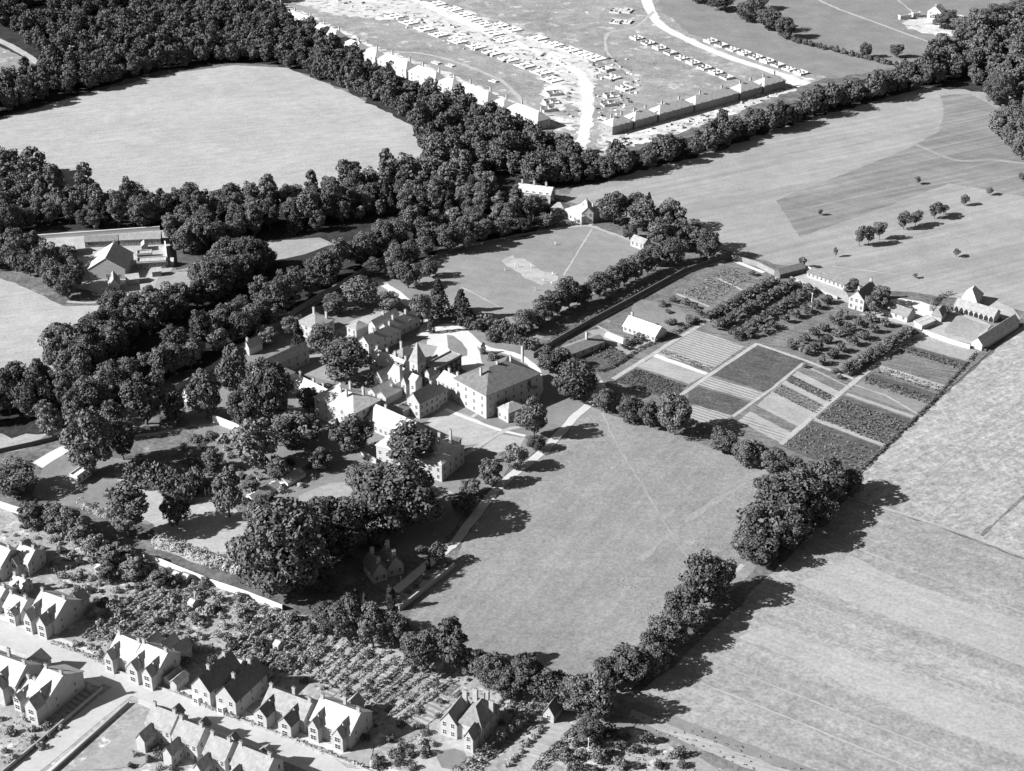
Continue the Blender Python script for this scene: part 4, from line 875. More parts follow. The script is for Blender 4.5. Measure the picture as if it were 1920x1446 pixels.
m = MB(); h_ = w_ / 2; m.solid([(-.3, -.3, 9.51), (w_ + .3, -.3, 9.51), (w_ + .3, w_ + .3, 9.51), (-.3, w_ + .3, 9.51)], [(h_ - .05, h_ - .05, 17.5), (h_ + .05, h_ - .05, 17.5), (h_ + .05, h_ + .05, 17.5), (h_ - .05, h_ + .05, 17.5)]); obj('spire', m.mesh('spire', [M['slate']]), t)
wins(t, 0, w_, 0, w_, 'f', 1, 2, z=4, dz=3, w=.8, h=1.6); wins(t, 0, w_, 0, w_, 'r', 1, 2, z=4, dz=3, w=.8, h=1.6)
m = MB(); m.tube((h_, h_, 17.5), (h_, h_, 19.2), .06, .04, 5); obj('finial', m.mesh('finial', [M['dark']]), t)
rng_('ivy covered range with battlemented roof right of the spire tower', (798, 713), (818, 721), 15, 6.5, 1.0, 'flat', wall='ivy', rm='slate', wr=(5, 2))
rng_('low grey roofed block between the spire tower and the ivy range', (786, 706), (800, 712), 8, 5.0, 2.2, 'gy', rm='slate')
rng_('narrow white roofed range running left of the spire tower', (692, 675), (747, 697), 8, 5.6, 3.2, 'gx', z=5.6, rm='white_roof', wf=(6, 2), ch=[(.05, .5, 1.4), (.35, .6, 1.4), (.62, .6, 1.6), (.97, .6, 1.2)])
rng_('small dark roofed block behind the narrow white roofed range', (738, 686), (756, 694), 8, 5.4, 2.4, 'hip', rm='tile', wf=(2, 2), ch=[(.1, .5, 1.4)])
rng_('grey roofed link between the narrow white range and the spire tower', (752, 712), (764, 717), 8, 5.4, 2.6, 'gy', rm='slate')
rng_('stepped white block with a dark dormer beside the chimney tower', (729, 728), (748, 736), 7, 6.4, 2.6, 'gx', rm='white_roof', wf=(2, 2), ch=[(.2, .5, 1)])
rng_('narrow white gable squeezed right of the chimney tower', (753, 743), (762, 747), 7, 6.4, 2.6, 'gy', rm='tile', wf=(1, 2))
rng_('white gabled block with grey right slope left of the stepped block', (702, 724), (717, 731), 8, 4.2, 2.8, 'gy', rm='slate', wf=(1, 1))
rng_('left of two parallel low pale roofs by the hip roofed house', (690, 746), (704, 752), 13, 3.0, 1.6, 'gy', rm='lead', wf=(1, 1))
rng_('right of two parallel low pale roofs by the hip roofed house', (707, 754), (724, 761), 12, 3.4, 1.8, 'gy', rm='white_roof', wf=(1, 1), ch=[(.5, .5, .8)])
rng_('white gabled chapel like block with grey roof in the court', (764, 776), (787, 786), 11, 6.6, 3.4, 'gy', rm='slate', wf=(2, 2), wr=(4, 2), ch=[(.5, .9, .8)])
rng_('small square belfry block rising behind the chapel like block', (769, 756), (780, 761), 3.6, 10.5, 1.6, 'gx', rm='white_roof', wf=(1, 3))
rng_('rounded end block right of the chapel like block', (795, 764), (810, 770), 9, 5.2, 2.6, 'hip', rm='slate', wr=(3, 2), ch=[(.2, .5, 1)])
rng_('little white gable at the left end of the white middle range', (796, 722), (807, 727), 5, 5.2, 2.0, 'gy', rm='slate', wf=(1, 1))
rng_('flat roofed scullery in the dark yard under the chapel like block', (740, 778), (756, 785), 8, 3.2, 1.4, 'gy', rm='slate')
t, L = bld('chimney_tower', 'slim square chimney stack tower in the mansion court', 'tower', (744, 735), (751, 738), 1.6, 11.5, .4, 'flat', over=.1)
rng_('hip roofed main house with tall chimneys and a porch', (589, 745), (663, 777), 14, 8.4, 3.4, 'hip', z=8.4, rm='white_roof', wf=(5, 3), wr=(4, 3), wl=(4, 3), ch=[(.42, .4, 1.6), (.42, .75, 1.6), (.6, .35, 2.0), (.75, .75, 1.6)], door=True, dz=2.7)
rng_('small white porch on the front of the hip roofed main house', (618, 806), (632, 812), 3, 2.8, .8, 'flat', rm='lead')
rng_('long white roofed wing running down to the near hipped block', (690, 783), (765, 817), 9, 5.0, 3.6, 'gx', z=5.0, rm='white_roof', wf=(8, 1), ch=[(.2, .6, .8)])
rng_('white hipped block nearest the great oak with two tall chimneys', (705, 835), (828, 872), 15, 7.0, 4.2, 'hip', z=7.0, rm='white_roof', wf=(9, 2), wl=(4, 2), wr=(4, 2), ch=[(.2, .5, 1), (.80, .5, 3.2), (.88, .75, 3.2)])
rng_('stone bay with rows of windows at the right end of the hipped block', (826, 866), (852, 872), 6, 7.6, 1.2, 'hip', rm='lead', wall='stone', wf=(4, 3), wr=(2, 3))
rng_('narrow pale lean roofed wing at the left of the courtyard', (540, 716), (612, 752), 6, 4.0, 2.8, 'gx', z=4.0, rm='white_roof', wf=(6, 1), ch=[(.15, .6, 1.2), (.5, .6, 1.2), (.75, .6, 1.2)])
rng_('long white walled wing with narrow dark roof at far left of the mansion', (474, 714), (491, 722), 25, 6.0, 2.4, 'gy', rm='tile', wf=(2, 2), wr=(6, 2), ch=[(.5, .05, 1.6)])
rng_('small pitched range joining the left wing and the courtyard', (515, 716), (532, 724), 6, 3.6, 1.6, 'hip', rm='slate')
rng_('gabled cottage with white end by the boundary wall', (459, 663), (468, 667), 7, 3.6, 2.4, 'gy', rm='slate', ch=[(.5, .1, 1.0)])
rng_('long low shed roof climbing along the boundary wall', (486, 628), (491, 631), 20, 2.4, 1.0, 'gy', rm='tile', wall='brick')
rng_('square white house with parapet above the courtyard trees', (556, 604), (592, 617), 11, 5.6, 2.0, 'hip', z=5.6, rm='slate', wf=(3, 2), wr=(3, 2), ch=[(.15, .8, 1.6), (.8, .8, 1.6)])
rng_('tall white stair tower at the left end of the long wing', (650, 612), (668, 620), 6.5, 8.6, 1.5, 'hip', z=8.6, rm='slate', wf=(2, 3), wl=(2, 3))
rng_('long wing with stepped roofs running away from the white stair tower', (674, 661), (692, 669), 18, 5.4, 2.6, 'gy', rm='slate', wf=(2, 2), wr=(5, 2), ch=[(.5, .3, 1.4), (.5, .8, 1.4)])
rng_('upper half of the long wing stepped a little lower', (712, 633), (728, 640), 18, 4.8, 2.4, 'gy', rm='slate', wr=(5, 2), ch=[(.5, .3, 1.6), (.5, .7, 1.6)])
rng_('low pale roofed range parallel behind the long stepped wing', (690, 622), (704, 627), 15, 3.6, 2.0, 'gy', rm='white_roof', wr=(4, 1), ch=[(.5, .5, 1.2)])
# shrine
t, L = bld('garden_shrine', 'tiny white pointed shrine in the shade below the avenue', 'shrine', (343, 752), (354, 755), 2.6, 2.6, 3.0, 'gy', rm='white', wall='white')
# ---- long shed by shaded wall
bld('lean_shed', 'long mossy roofed shed along the shaded garden wall', 'shed', (1014, 678), (1036, 690), 28, 3.0, 1.6, 'gy', rm='tile', wr=(6, 1), ch=[(.5, .75, 3)])
bld('long_glasshouse', 'long white roofed potting house in the kitchen garden', 'greenhouse', (1168, 622), (1228, 643), 8, 2.8, 3.0, 'gx', rm='white', wf=(7, 1), ch=[(.02, .7, 1)])
bld('cold_frame', 'low white roofed frame left of the long potting house', 'greenhouse', (1134, 632), (1168, 646), 3.2, 1.0, .6, 'gx', rm='white', wall='white', over=.1)
bld('cricket_hut', 'pale cricket hut at the corner of the cricket field', 'hut', (1182, 461), (1206, 470), 5, 3, 1.8, 'gx', wf=(3, 1))
# pavilion villa
bld('pavilion_villa', 'white hipped villa at the top of the cricket field', 'house', (1058, 408), (1090, 422), 14, 4.0, 3.4, 'hip', rm='white_roof', wf=(4, 1), wr=(3, 1), ch=[(.9, .6, 1)])
bld('pavilion_villa', 'taller white gabled wing right of the hipped villa', 'house', (1090, 420), (1112, 420), 11, 5.5, 2.8, 'gy', rm='white_roof', wf=(2, 2), ch=[(.5, .8, 1)])
bld('pavilion_villa', 'low white roofed lodge left of the hipped villa', 'house', (1032, 402), (1058, 406), 7, 3.2, 2.2, 'hip', rm='slate', wf=(2, 1))
bld('villa', 'white house peering out of the dark trees behind the villa', 'house', (968, 374), (1032, 382), 8, 4.4, 2.6, 'gx', rm='white_roof', wf=(5, 2), ch=[(.1, .5, 2), (.45, .5, 2.2), (.8, .5, 2)])
ribbon('path', [(908, 376), (945, 372)], 2.5, .09, 'gravel')
# ---- farm on the right
ff = 'farm buildings right of the orchard'
bld('farm_house', 'farm house with white gable and dark right roof at the orchard head', 'house', (1590, 578), (1618, 586), 13, 5.4, 3.6, 'gy', rm='tile', wf=(3, 2), wr=(3, 2), ch=[(.5, .1, 1.4), (.5, .95, 1.4)], group=ff, door=True)
bld('hen_house', 'long low hen house on the upper side of the walled yard', 'shed', (1513, 520), (1582, 545), 4, 2.4, 1.2, 'lean', rm='tile', wf=(9, 1), group=ff)
bld('hen_house', 'low dark shed at the left side of the walled yard', 'shed', (1462, 524), (1508, 512), 4, 2.6, 1.6, 'gx', rm='tile', wall='timber', group=ff)
bld('cart_shed', 'roofed shed between the farm house and the farmyard', 'shed', (1644, 586), (1700, 606), 6, 2.8, 2.4, 'gx', rm='tile', wf=(4, 1), group=ff)
bld('barn', 'barn with pyramid shaped white roof at the top of the farmyard', 'barn', (1800, 574), (1830, 580), 11, 2.6, 4.6, 'hip', rm='white_roof', group=ff)
bld('stable_range', 'long stable range with grey roof along the right farmyard side', 'barn', (1820, 652), (1840, 659), 30, 3.0, 2.4, 'gy', rm='slate', wl=(9, 1), group=ff)
t, L = bld('cart_shed', 'open fronted cart shed with row of dark pointed openings', 'shed', (1788, 584), (1862, 606), 6, 3.0, 2.2, 'gx', rm='slate', group=ff)
for i in range(8):
    m = MB(); a = L * (i + .5) / 8; m.solid([(a - .95, -.02, .1), (a + .95, -.02, .1), (a + .95, .0, .1), (a - .95, 0, .1)], [(a - .95, -.02, 1.6), (a + .95, -.02, 1.6), (a + .95, .0, 1.6), (a - .95, 0, 1.6)], 0)
    m.poly([(a - .95, -.02, 1.6), (a + .95, -.02, 1.6), (a, -.02, 2.9)]); obj('opening', m.mesh('opening', [M['dark']]), t)
bld('farm_shed', 'small hip roofed shed at the farmyard gate', 'shed', (1746, 602), (1764, 606), 9, 2.8, 2.0, 'hip', rm='tile', group=ff)
bld('farm_shed', 'low lean roofed pen shed beside the farmyard gate shed', 'shed', (1728, 620), (1752, 610), 4, 2.2, .9, 'lean', rm='white_roof', group=ff)
# ---- farm cottages at left
fl = 'farm cottage buildings at left'
bld('farm_cottage', 'large cottage with broad white roof in the left farm yard', 'house', (168, 524), (236, 524), 18, 5.0, 5.0, 'gy', rm='white_roof', wf=(3, 1), wr=(3, 1), ch=[(.5, .97, 1.6)], group=fl)
bld('farm_cottage', 'small gabled front cottage below the broad white roof', 'house', (206, 550), (226, 548), 9, 3.4, 3.0, 'gy', rm='slate', wf=(1, 1), group=fl)
bld('farm_barn', 'small white roofed barn at the left of the farm yard', 'barn', (110, 484), (146, 480), 8, 3.4, 1.8, 'gx', rm='white_roof', wall='brick', wf=(3, 1), group=fl)
bld('farm_barn', 'long low barn with grey roof along the back of the yard', 'barn', (225, 462), (302, 459), 7, 3.2, 1.8, 'gx', rm='slate', wall='brick', wf=(7, 1), group=fl)
bld('farm_barn', 'narrow shed right of the small white roofed barn', 'barn', (160, 465), (222, 462), 6, 3.0, 1.6, 'gx', rm='tile', wall='brick', wf=(4, 1), group=fl)
bld('farm_barn', 'white roofed range across the right of the farm yard', 'barn', (258, 506), (312, 503), 5, 3.2, .7, 'flat', rm='white_roof', wall='brick', wf=(4, 1), group=fl)
bld('farm_shed', 'low white roofed pen in the middle of the farm yard', 'shed', (258, 487), (285, 485), 4, 2.2, .7, 'flat', rm='white_roof', wall='brick', group=fl)
bld('farm_shed', 'small white building below the right range of the farm yard', 'shed', (238, 535), (262, 532), 5, 2.6, 1.4, 'gx', rm='white_roof', group=fl)
for a, b, d, l, rf_ in [((176, 490), (190, 489), 5, 'little grey roofed outhouse left of the broad white roof', 'gx'), ((286, 520), (304, 518), 4, 'small shed with pale roof below the right yard range', 'gx'), ((266, 472), (278, 471), 5, 'tiny hut in the upper farm yard', 'gy'), ((196, 560), (204, 560), 5, 'small white end shed beside the gabled front cottage', 'gy'), ((320, 500), (326, 500), 3, 'narrow hut by the kitchen bed right of the farm yard', 'gx')]:
    bld('farm_shed', l, 'shed', a, b, d, 2.4, 1.2, rf_, rm='white_roof', wall='brick', group=fl, over=.15)
# garden pavilion & greenhouse
bld('summer_house', 'white roofed summer house on the shaded lawn', 'hut', (132, 906), (146, 910), 10, 3.0, .8, 'flat', rm='white', wall='white', wr=(4, 1), over=.5)
loc, rz, L = frame((462, 940), (478, 948))
for k, (a, b, l) in enumerate([((460, 938), (476, 946), 'pale glass frame house left below the shaded wall'), ((520, 905), (540, 914), 'slatted glass house right beside the shaded wall')]):
    t, L = bld('greenhouse', l, 'greenhouse', a, b, 13 if k == 0 else 9, 1.4, 1.2, 'gy', rm='lead', wall='white', over=.05, group='glass houses under the oaks')
    for s in range(7):
        m = MB(); yy = .8 + s * (11.4 if k == 0 else 7.4) / 6; hx = L / 2
        m.solid([(-.05, yy, 1.42), (hx, yy, 2.62 + .17), (hx, yy + .15, 2.62 + .17), (-.05, yy + .15, 1.42)], [(-.05, yy, 1.75), (hx, yy, 2.95), (hx, yy + .15, 2.95), (-.05, yy + .15, 1.75)], 0)
        obj('glazing_bar', m.mesh('glazing_bar', [M['white']]), t)
# top right white house
bld('white_house', 'tall white gabled house at the top right edge of the fields', 'house', (1738, 36), (1762, 40), 9, 5.6, 3.6, 'gy', rm='white', wall='white', wf=(2, 2), ch=[(.5, .2, 1)])
bld('shed', 'small dark fronted shed left of the top right white house', 'shed', (1688, 38), (1708, 36), 3, 2.4, .8, 'flat', rm='white_roof')
bld('shed', 'smaller shed just left of the top right white house', 'shed', (1712, 33), (1726, 32), 3, 2.4, .8, 'flat', rm='white_roof')
# cottage by boundary far left
# ---- houses under construction
gl = 'new houses along the wood at the left of the site'
spans = [(476, -6, 44), (528, 18, 48), (583, 44, 46), (640, 72, 32), (676, 88, 28), (708, 101, 54), (766, 124, 50), (820, 144, 28), (852, 157, 62), (918, 184, 26), (948, 196, 60)]
ordn = ['first', 'second', 'third', 'fourth', 'fifth', 'sixth', 'seventh', 'eighth', 'ninth', 'tenth', 'last']
for (x, y, w), n in zip(spans, ordn):
    lab = n + ' new hip roofed house down the wood edge from the top left'
    tall = w > 40
    bld('new_house', lab, 'house', (x, y + 26), (x + w, y + 26 + w * .395), 9, 5.2, 4.0 if tall else 3.2, 'hip', rm='white_roof', wf=(4 if tall else 2, 2), wr=(2, 2), ch=[(.2, .8, 1.4), (.8, .8, 1.4)] if tall else [(.5, .8, 1.4)], group=gl, wall='render')
gr = 'new houses along the belt at the right of the site'
for (x0, x1), n in zip([(1148, 1186), (1190, 1232), (1236, 1300), (1303, 1384), (1388, 1428), (1432, 1472)], ['first', 'second', 'third', 'fourth and longest unfinished', 'fifth', 'last']):
    y = lambda x: 254 - (x - 1148) * .272
    bld('new_house', n + ' new house from the site entrance along the dark belt', 'house', (x0, y(x0)), (x1, y(x1)), 9, 4.8, 3.2, 'hip', rm='white_roof', wall='brick', wf=(4, 2), wr=(2, 2), wl=(2, 2), ch=[(.25, .6, 1.6), (.75, .6, 1.6)], group=gr)
# foundations
FND = {}
def foundation_mesh(w, d, full, seed):
    rg_ = random.Random(seed); m = MB(); m.box(0, w, 0, d, -.2, .28, 0); t = .3
    def wl(x0, x1, y0, y1): m.box(x0, x1, y0, y1, .28, .28 + (rg_.uniform(.5, 1.6) if full else rg_.uniform(.35, .8)), 1)
    wl(.1, w - .1, .1, .1 + t); wl(.1, w - .1, d - .1 - t, d - .1); wl(.1, .1 + t, .42, d - .42); wl(w - .1 - t, w - .1, .42, d - .42); wl(w / 2, w / 2 + t, .42, d * .45); wl(w / 2, w / 2 + t, d * .6, d - .42)
    wl(.42, w * .4, d / 2, d / 2 + t); wl(w * .62, w - .42, d / 2, d / 2 + t)
    return m.mesh('foundation', [M['concrete'], M['block']])
def found(x, y, ang_px, w, d, lab, grp, full, seed, slab=True):
    a, b = at(x, y), at(x + 10, y + 10 * ang_px); rz = math.atan2(b.y - a.y, b.x - a.x)
    k = (round(w), round(d), full, seed % 5)
    if k not in FND: FND[k] = foundation_mesh(w, d, full, seed)
    if slab:
        o = obj('house_foundation', FND[k], None, (a.x, a.y, 0), rz)
    else: o = obj('house_foundation', FND[k], None, (a.x, a.y, 0), rz)
    tag(o, lab, 'foundation', grp)
A = [(720, 30), (747, 41), (775, 53), (802, 64), (838, 76), (872, 86), (902, 98), (932, 110), (962, 122), (992, 134), (1012, 148)]
for i, (x, y) in enumerate(A): found(x, y, .395, 11.5, 9, 'white house foundation in the row left of the central site road', 'foundations left of the central site road', False, i)
B = [(850, 26), (865, 34), (888, 45), (915, 46), (940, 54), (988, 70), (1018, 82), (1046, 92), (1072, 100), (1095, 108), (905, 62), (925, 74), (800, 6), (830, 16), (770, -4)]
for i, (x, y) in enumerate(B): found(x, y, .395, 11.5, 9, 'white house foundation in the row right of the central site road', 'foundations right of the central site road', False, i + 3)
for i, (x, y, s) in enumerate([(1030, 182, 0), (1024, 198, 0), (1020, 212, 0), (1118, 130, .3), (1133, 145, .3), (1153, 166, .1), (1138, 186, 0), (1133, 202, 0)]): found(x, y, -.1 if s == 0 else .35, 8.5, 7, 'white house foundation near the lower end of the central road', 'foundations at the lower end of the central road', True, i)
for i in range(9):
    found(1180 + i * 21, 72 + i * 9.2, .42, 7, 6.5, 'brick footing grid in the row below the curving white road', 'footings below the curving road', True, i)
for i in range(9):
    found(1318 + i * 21, 78 + i * 7.4, .36, 7.2, 6.5, 'brick footing grid in the row above the curving white road', 'footings above the curving road', True, i + 2)
for i in range(4):
    found(1142 + (i % 2) * 20, 24 + (i // 2) * 20, .1, 7, 8, 'brick footing grid near the top edge beside the curving road', 'footings near the top edge', True, i + 1)
for i, (x, y) in enumerate([(808, 118), (834, 123), (812, 152), (915, 152), (1120, 222)]): found(x, y, .3, 6, 3, 'small loose concrete base between the track and the new houses', 'loose concrete bases', False, i)
# ------------------------------------------------------------------ walls, hedges, poles
def wallrun(label, pxs, h, t=.45, mat='white', z=0, name='garden_wall', cat='wall'):
    P = [at(*p) for p in pxs]; m = MB()
    v = []
    for i, p in enumerate(P):
        d = P[min(i + 1, len(P) - 1)] - P[max(i - 1, 0)]; n = Vector((-d.y, d.x, 0)).normalized() * t / 2
        v.append((p + n, p - n))
    for i in range(len(P) - 1):
        (a, b), (c, d) = v[i], v[i + 1]; lo = [b, d, c, a]
        m.solid([(q.x, q.y, -.1) for q in lo], [(q.x, q.y, h) for q in lo]); 
    for i in range(len(P) - 1):
        (a, b), (c, d) = v[i], v[i + 1]; ca = (a + b) / 2; cc = (c + d) / 2
        e = [ca + (b - ca) * 1.25, cc + (d - cc) * 1.25, cc + (c - cc) * 1.25, ca + (a - ca) * 1.25]
        m.solid([(q.x, q.y, h + .002) for q in e], [(q.x, q.y, h + .12) for q in e])
    return tag(obj(name, m.mesh(name, [M[mat]])), label, cat)
def hedge(label, pxs, h, w, mat='leaf', group=None, seed=0, dens=7, sz=.2, wob=.3, name='hedge'):
    P = [at(*p) for p in pxs]; rng = np.random.default_rng(seed + int(pxs[0][0])); V = []
    for a, b in zip(P[:-1], P[1:]):
        L = (b - a).length; n = int(L * (2 * h + w) * dens); d = (b - a).normalized(); nn = Vector((-d.y, d.x, 0))
        t = rng.uniform(0, L, n); ph = rng.uniform(0, math.pi, n)
        lump = 1 + wob * np.sin(t * .9 + rng.uniform(0, 6)) * np.sin(t * .37 + 1) + wob * .5 * np.sin(t * 2.3)
        ex = np.sign(np.cos(ph)) * np.abs(np.cos(ph)) ** .6 * w / 2 * lump; ez = np.sin(ph) ** .6 * h * lump
        c = np.array(a)[None] + t[:, None] * np.array(d) + ex[:, None] * np.array(nn) + np.stack([0 * ez, 0 * ez, ez], 1)
        nr = np.cos(ph)[:, None] * np.array(nn) + np.sin(ph)[:, None] * np.array([0, 0, 1.])
        V.append(leaf_quads(c, nr, sz, rng))
    v = np.concatenate(V); return tag(obj(name, mesh_np(name, v, np.arange(len(v)).reshape(-1, 4), [M[mat]])), label, 'hedge', group)
wallrun('white wall along the backs of the lower left gardens', [(270, 1045), (330, 1070), (400, 1098), (460, 1118), (530, 1145)], 1.9)
wallrun('white wall at the left edge above the street gardens', [(-60, 940), (0, 952), (40, 965)], 2.4)
wallrun('long wall between the cricket field trees and the kitchen garden', [(1000, 672), (1040, 645), (1110, 605), (1180, 568), (1280, 513), (1350, 488), (1372, 486)], 2.2, .4, 'timber')  # dark timber tone puts the shade of the trees into the wall's colour
wallrun('wall at the top of the kitchen garden by the pasture', [(1372, 487), (1420, 500), (1462, 522)], 2.4, .5, 'brick')
wallrun('pale wall closing the upper side of the hen yard', [(1508, 506), (1584, 540)], 2.2)
wallrun('pale wall along the orchard side of the hen yard', [(1482, 524), (1570, 562)], 1.4, .35, 'stone')
wallrun('white wall along the lower side of the farmyard', [(1730, 626), (1780, 644), (1818, 655)], 1.8)
wallrun('curved pale wall round the lodge garden by the meadow', [(852, 1064), (835, 1078), (800, 1106), (765, 1134), (748, 1146)], 1.8, .4, 'stone')
wallrun('shaded boundary wall between the avenue and the mansion grounds', [(330, 735), (400, 694), (470, 645), (560, 585), (680, 515), (770, 462)], 2.6, .5, 'brick')
wallrun('short white wall slanting behind the pale leafy tree', [(400, 792), (452, 812)], 3.0, .5)
wallrun('thin pale wall crossing the lawn left of the near gabled block', [(675, 850), (706, 872)], 2.2, .4, 'stone')
wallrun('low white edging wall on the upper side of the farm cottage lane', [(60, 449), (160, 442), (300, 432)], 2.0, .5)
wallrun('wall right of the farm cottage yard', [(310, 462), (314, 500)], 2.6, .5)
wallrun('dark fence line crossing the bright field at far left', [(-60, 862), (60, 836), (130, 818)], 1.6, .3, 'timber')
wallrun('street wall on the upper side of the corner plot', [(193, 1293), (132, 1345), (71, 1397), (0, 1456)], 1.2, .3, 'stone')
wallrun('low wall on the lower side of the side street', [(242, 1320), (180, 1376), (116, 1434), (80, 1466)], 1.0, .3, 'stone')
for p, l in [([(96, 1206), (140, 1222), (212, 1252)], 'first'), ([(330, 1300), (360, 1312), (400, 1332), (470, 1358)], 'second'), ([(470, 1358), (540, 1386), (600, 1410), (680, 1442)], 'third')]:
    hedge(l + ' stretch of low front hedge along the far side of the street', p, 1.2, .9, 'leaf_dry', 'front hedges of the street')
wallrun('low front wall of the far side street gardens', [(212, 1258), (300, 1292), (420, 1340), (560, 1396), (700, 1452)], .8, .25, 'stone')
# garden dividing hedges
gh = 'hedges dividing the back gardens'
def fan(n, F0, F1, K0, K1, seed, where):
    """n narrow garden strips side by side between a front line F and a back line K"""
    rs = random.Random(seed); l = lambda a, b, t: (a[0] + (b[0] - a[0]) * t, a[1] + (b[1] - a[1]) * t); rows = []
    for k in range(n):
        a, b, c, d = l(F0, F1, k / n), l(F0, F1, (k + 1) / n), l(K0, K1, (k + 1) / n), l(K0, K1, k / n)
        hedge('strip hedge in the ' + where, [l(a, d, .02), l(a, d, .5), l(a, d, .98)], rs.uniform(1.0, 1.7), .7, 'leaf_dry', 'hedges dividing the back gardens', k, dens=8)
        t = .02
        while t < .96:
            u = min(.98, t + rs.uniform(.1, .26)); q = [l(l(a, d, t), l(b, c, t), .2), l(l(a, d, t), l(b, c, t), .92), l(l(a, d, u), l(b, c, u), .92), l(l(a, d, u), l(b, c, u), .2)]
            mt = rs.choice(['bed_light', 'bed_light', 'bed_mid', 'lawn_light', 'lawn_light', 'bed_dark', 'soil', 'bed_rows']); o = sheet('garden_bed', q, .085, mt, .12, 2)
            if mt in ('bed_mid', 'bed_dark') or rs.random() < .15: rows.append(q)
            t = u + .015
        ribbon('path', [l(l(a, b, .1), l(d, c, .1), .02), l(l(a, b, .1), l(d, c, .1), .97)], .8, .09, 'path', .05, False)
    V = []; rn = np.random.default_rng(seed)
    for q in rows:
        Q = [at(*p) for p in q]; W_ = (Q[1] - Q[0]).length; H_ = (Q[3] - Q[0]).length; nr = max(2, int(H_ / 1.3)); nc = max(3, int(W_ / .5)); s = rn.uniform(.2, .42)
        for r_ in range(nr):
            for c_ in range(nc):
                if rn.random() < .2: continue
                p = quad_lerp(Q, (c_ + .5) / nc, (r_ + .5) / nr); d_ = sphere_pts(5, rn); d_[:, 2] = np.abs(d_[:, 2])
                V.append(leaf_quads(np.array([p.x, p.y, .1])[None] + d_ * s, d_, .15, rn))
    v = np.concatenate(V); tag(obj('vegetable_rows', mesh_np('vegetable_rows', v, np.arange(len(v)).reshape(-1, 4), [M['leaf_dry']])), 'rows of vegetables across the ' + where, 'crop', kind='stuff')
def quad_lerp(q, s, t):
    a = q[0].lerp(q[1], s); b = q[3].lerp(q[2], s); return a.lerp(b, t)
fan(11, (566, 1268), (752, 1372), (640, 1186), (868, 1285), 1, 'back gardens right of the long roofed house')
fan(8, (420, 1238), (560, 1268), (500, 1140), (636, 1182), 2, 'back gardens under the huge oak')
fan(7, (150, 1200), (300, 1218), (300, 1078), (420, 1108), 3, 'back gardens left of the gabled block')
fan(4, (915, 1350), (990, 1376), (950, 1300), (1020, 1322), 4, 'plots right of the villa')
hedge('tall dark hedge running down to the bottom edge beside the villa', [(1024, 1330), (985, 1358), (940, 1392), (896, 1425), (850, 1465)], 2.8, 2.2, 'leaf')
hedge('dark hedge along the right side of the cottage strip garden', [(1086, 1362), (1060, 1388), (1030, 1415), (1000, 1450)], 2.0, 1.3, 'leaf')
hedge('long clipped hedge behind the tennis lawn', [(290, 1020), (340, 1035), (400, 1058), (450, 1075)], 3.2, 4, 'leaf_dry', dens=5, sz=.26)
hedge('clipped hedge between the left lawn and the lane gardens', [(150, 948), (200, 975), (245, 1000)], 2.4, 2.4, 'leaf_dry')
hedge('dark hedge bordering the shaded side of the cricket wall', [(1010, 655), (1060, 628), (1120, 592), (1200, 548), (1300, 500)], 1.6, 1.4, 'leaf')
hedge('low dark hedge at the meadow edge above the drive', [(1120, 700), (1150, 690), (1200, 655), (1240, 640), (1310, 602)], 1.3, 1.0, 'leaf')
hedge('hedge along the top of the crop field beside the plots', [(1600, 896), (1660, 838), (1740, 762), (1830, 662)], 1.1, .9, 'leaf')
hedge('curved hedge above the farmyard', [(1745, 585), (1748, 568), (1765, 557), (1785, 552)], 1.6, 1.2, 'leaf')
hedge('dark hedge along the left of the stable range field corner', [(1846, 660), (1850, 655)], 1.2, 1.0, 'leaf')
hedge('dark hedge in the shade before the pavilion villa', [(1020, 422), (1060, 424), (1086, 420)], 2, 2, 'leaf')
def pole(label, px, py, h, r=.12, name='flag_pole'):
    m = MB(); p = at(px, py); m.tube((0, 0, -.2), (0, 0, h), r, r * .6, 8); m.tube((0, 0, h), (0, 0, h + .25), r * 1.8, r * .6, 8)
    tag(obj(name, m.mesh(name, [M['white']]), None, (p.x, p.y, 0)), label, 'pole')
pole('white pole standing in the orchard', 1521, 577, 6.5, .22); pole('tall white pole in the lower garden right of the cottage', 1103, 1420, 6.5, .14)
pole('thin white post on the lodge garden lawn', 752, 1096, 3, .1)
# rugby style posts near left lawn
for (x, y, l) in [(357, 935, 'pair of white posts left on the shaded lawn edge'), (389, 930, 'pair of white posts right on the shaded lawn edge')]:
    m = MB(); m.tube((-.7, 0, 0), (-.7, 0, 3.4), .12, .1); m.tube((.7, 0, 0), (.7, 0, 3.2), .12, .1); m.box(-.75, .75, -.05, .05, 2.2, 2.32); p = at(x, y)
    tag(obj('clothes_post', m.mesh('clothes_post', [M['white']]), None, (p.x, p.y, 0)), l, 'post')
# ------------------------------------------------------------------ kitchen garden
def quad_lerp(q, s, t):
    a = q[0].lerp(q[1], s); b = q[3].lerp(q[2], s); return a.lerp(b, t)
def veg(name, quad_px, rows, dx, h, sz, mat, seed, label, fill=.85):
    """crop rows along the first side of the quad, leafy clumps, one mesh"""
    q = [at(*p) for p in quad_px]; rng = np.random.default_rng(seed); L = (q[1] - q[0]).length; V = []
    for r_ in range(rows):
        t = (r_ + .5) / rows; n = int(L / dx)
        for i in range(n):
            if rng.random() > fill: continue
            p = quad_lerp(q, (i + rng.uniform(.2, .8)) / n, t + rng.uniform(-.15, .15) / rows); k = 7
            d = sphere_pts(k, rng); d[:, 2] = np.abs(d[:, 2]); hh = h * rng.uniform(.6, 1.3)
            V.append(leaf_quads(np.array([p.x, p.y, 0.1])[None] + d * np.array([dx * .5, dx * .5, hh]), d, sz, rng))
    v = np.concatenate(V); tag(obj(name, mesh_np(name, v, np.arange(len(v)).reshape(-1, 4), [M[mat]])), label, 'crop', kind='stuff')
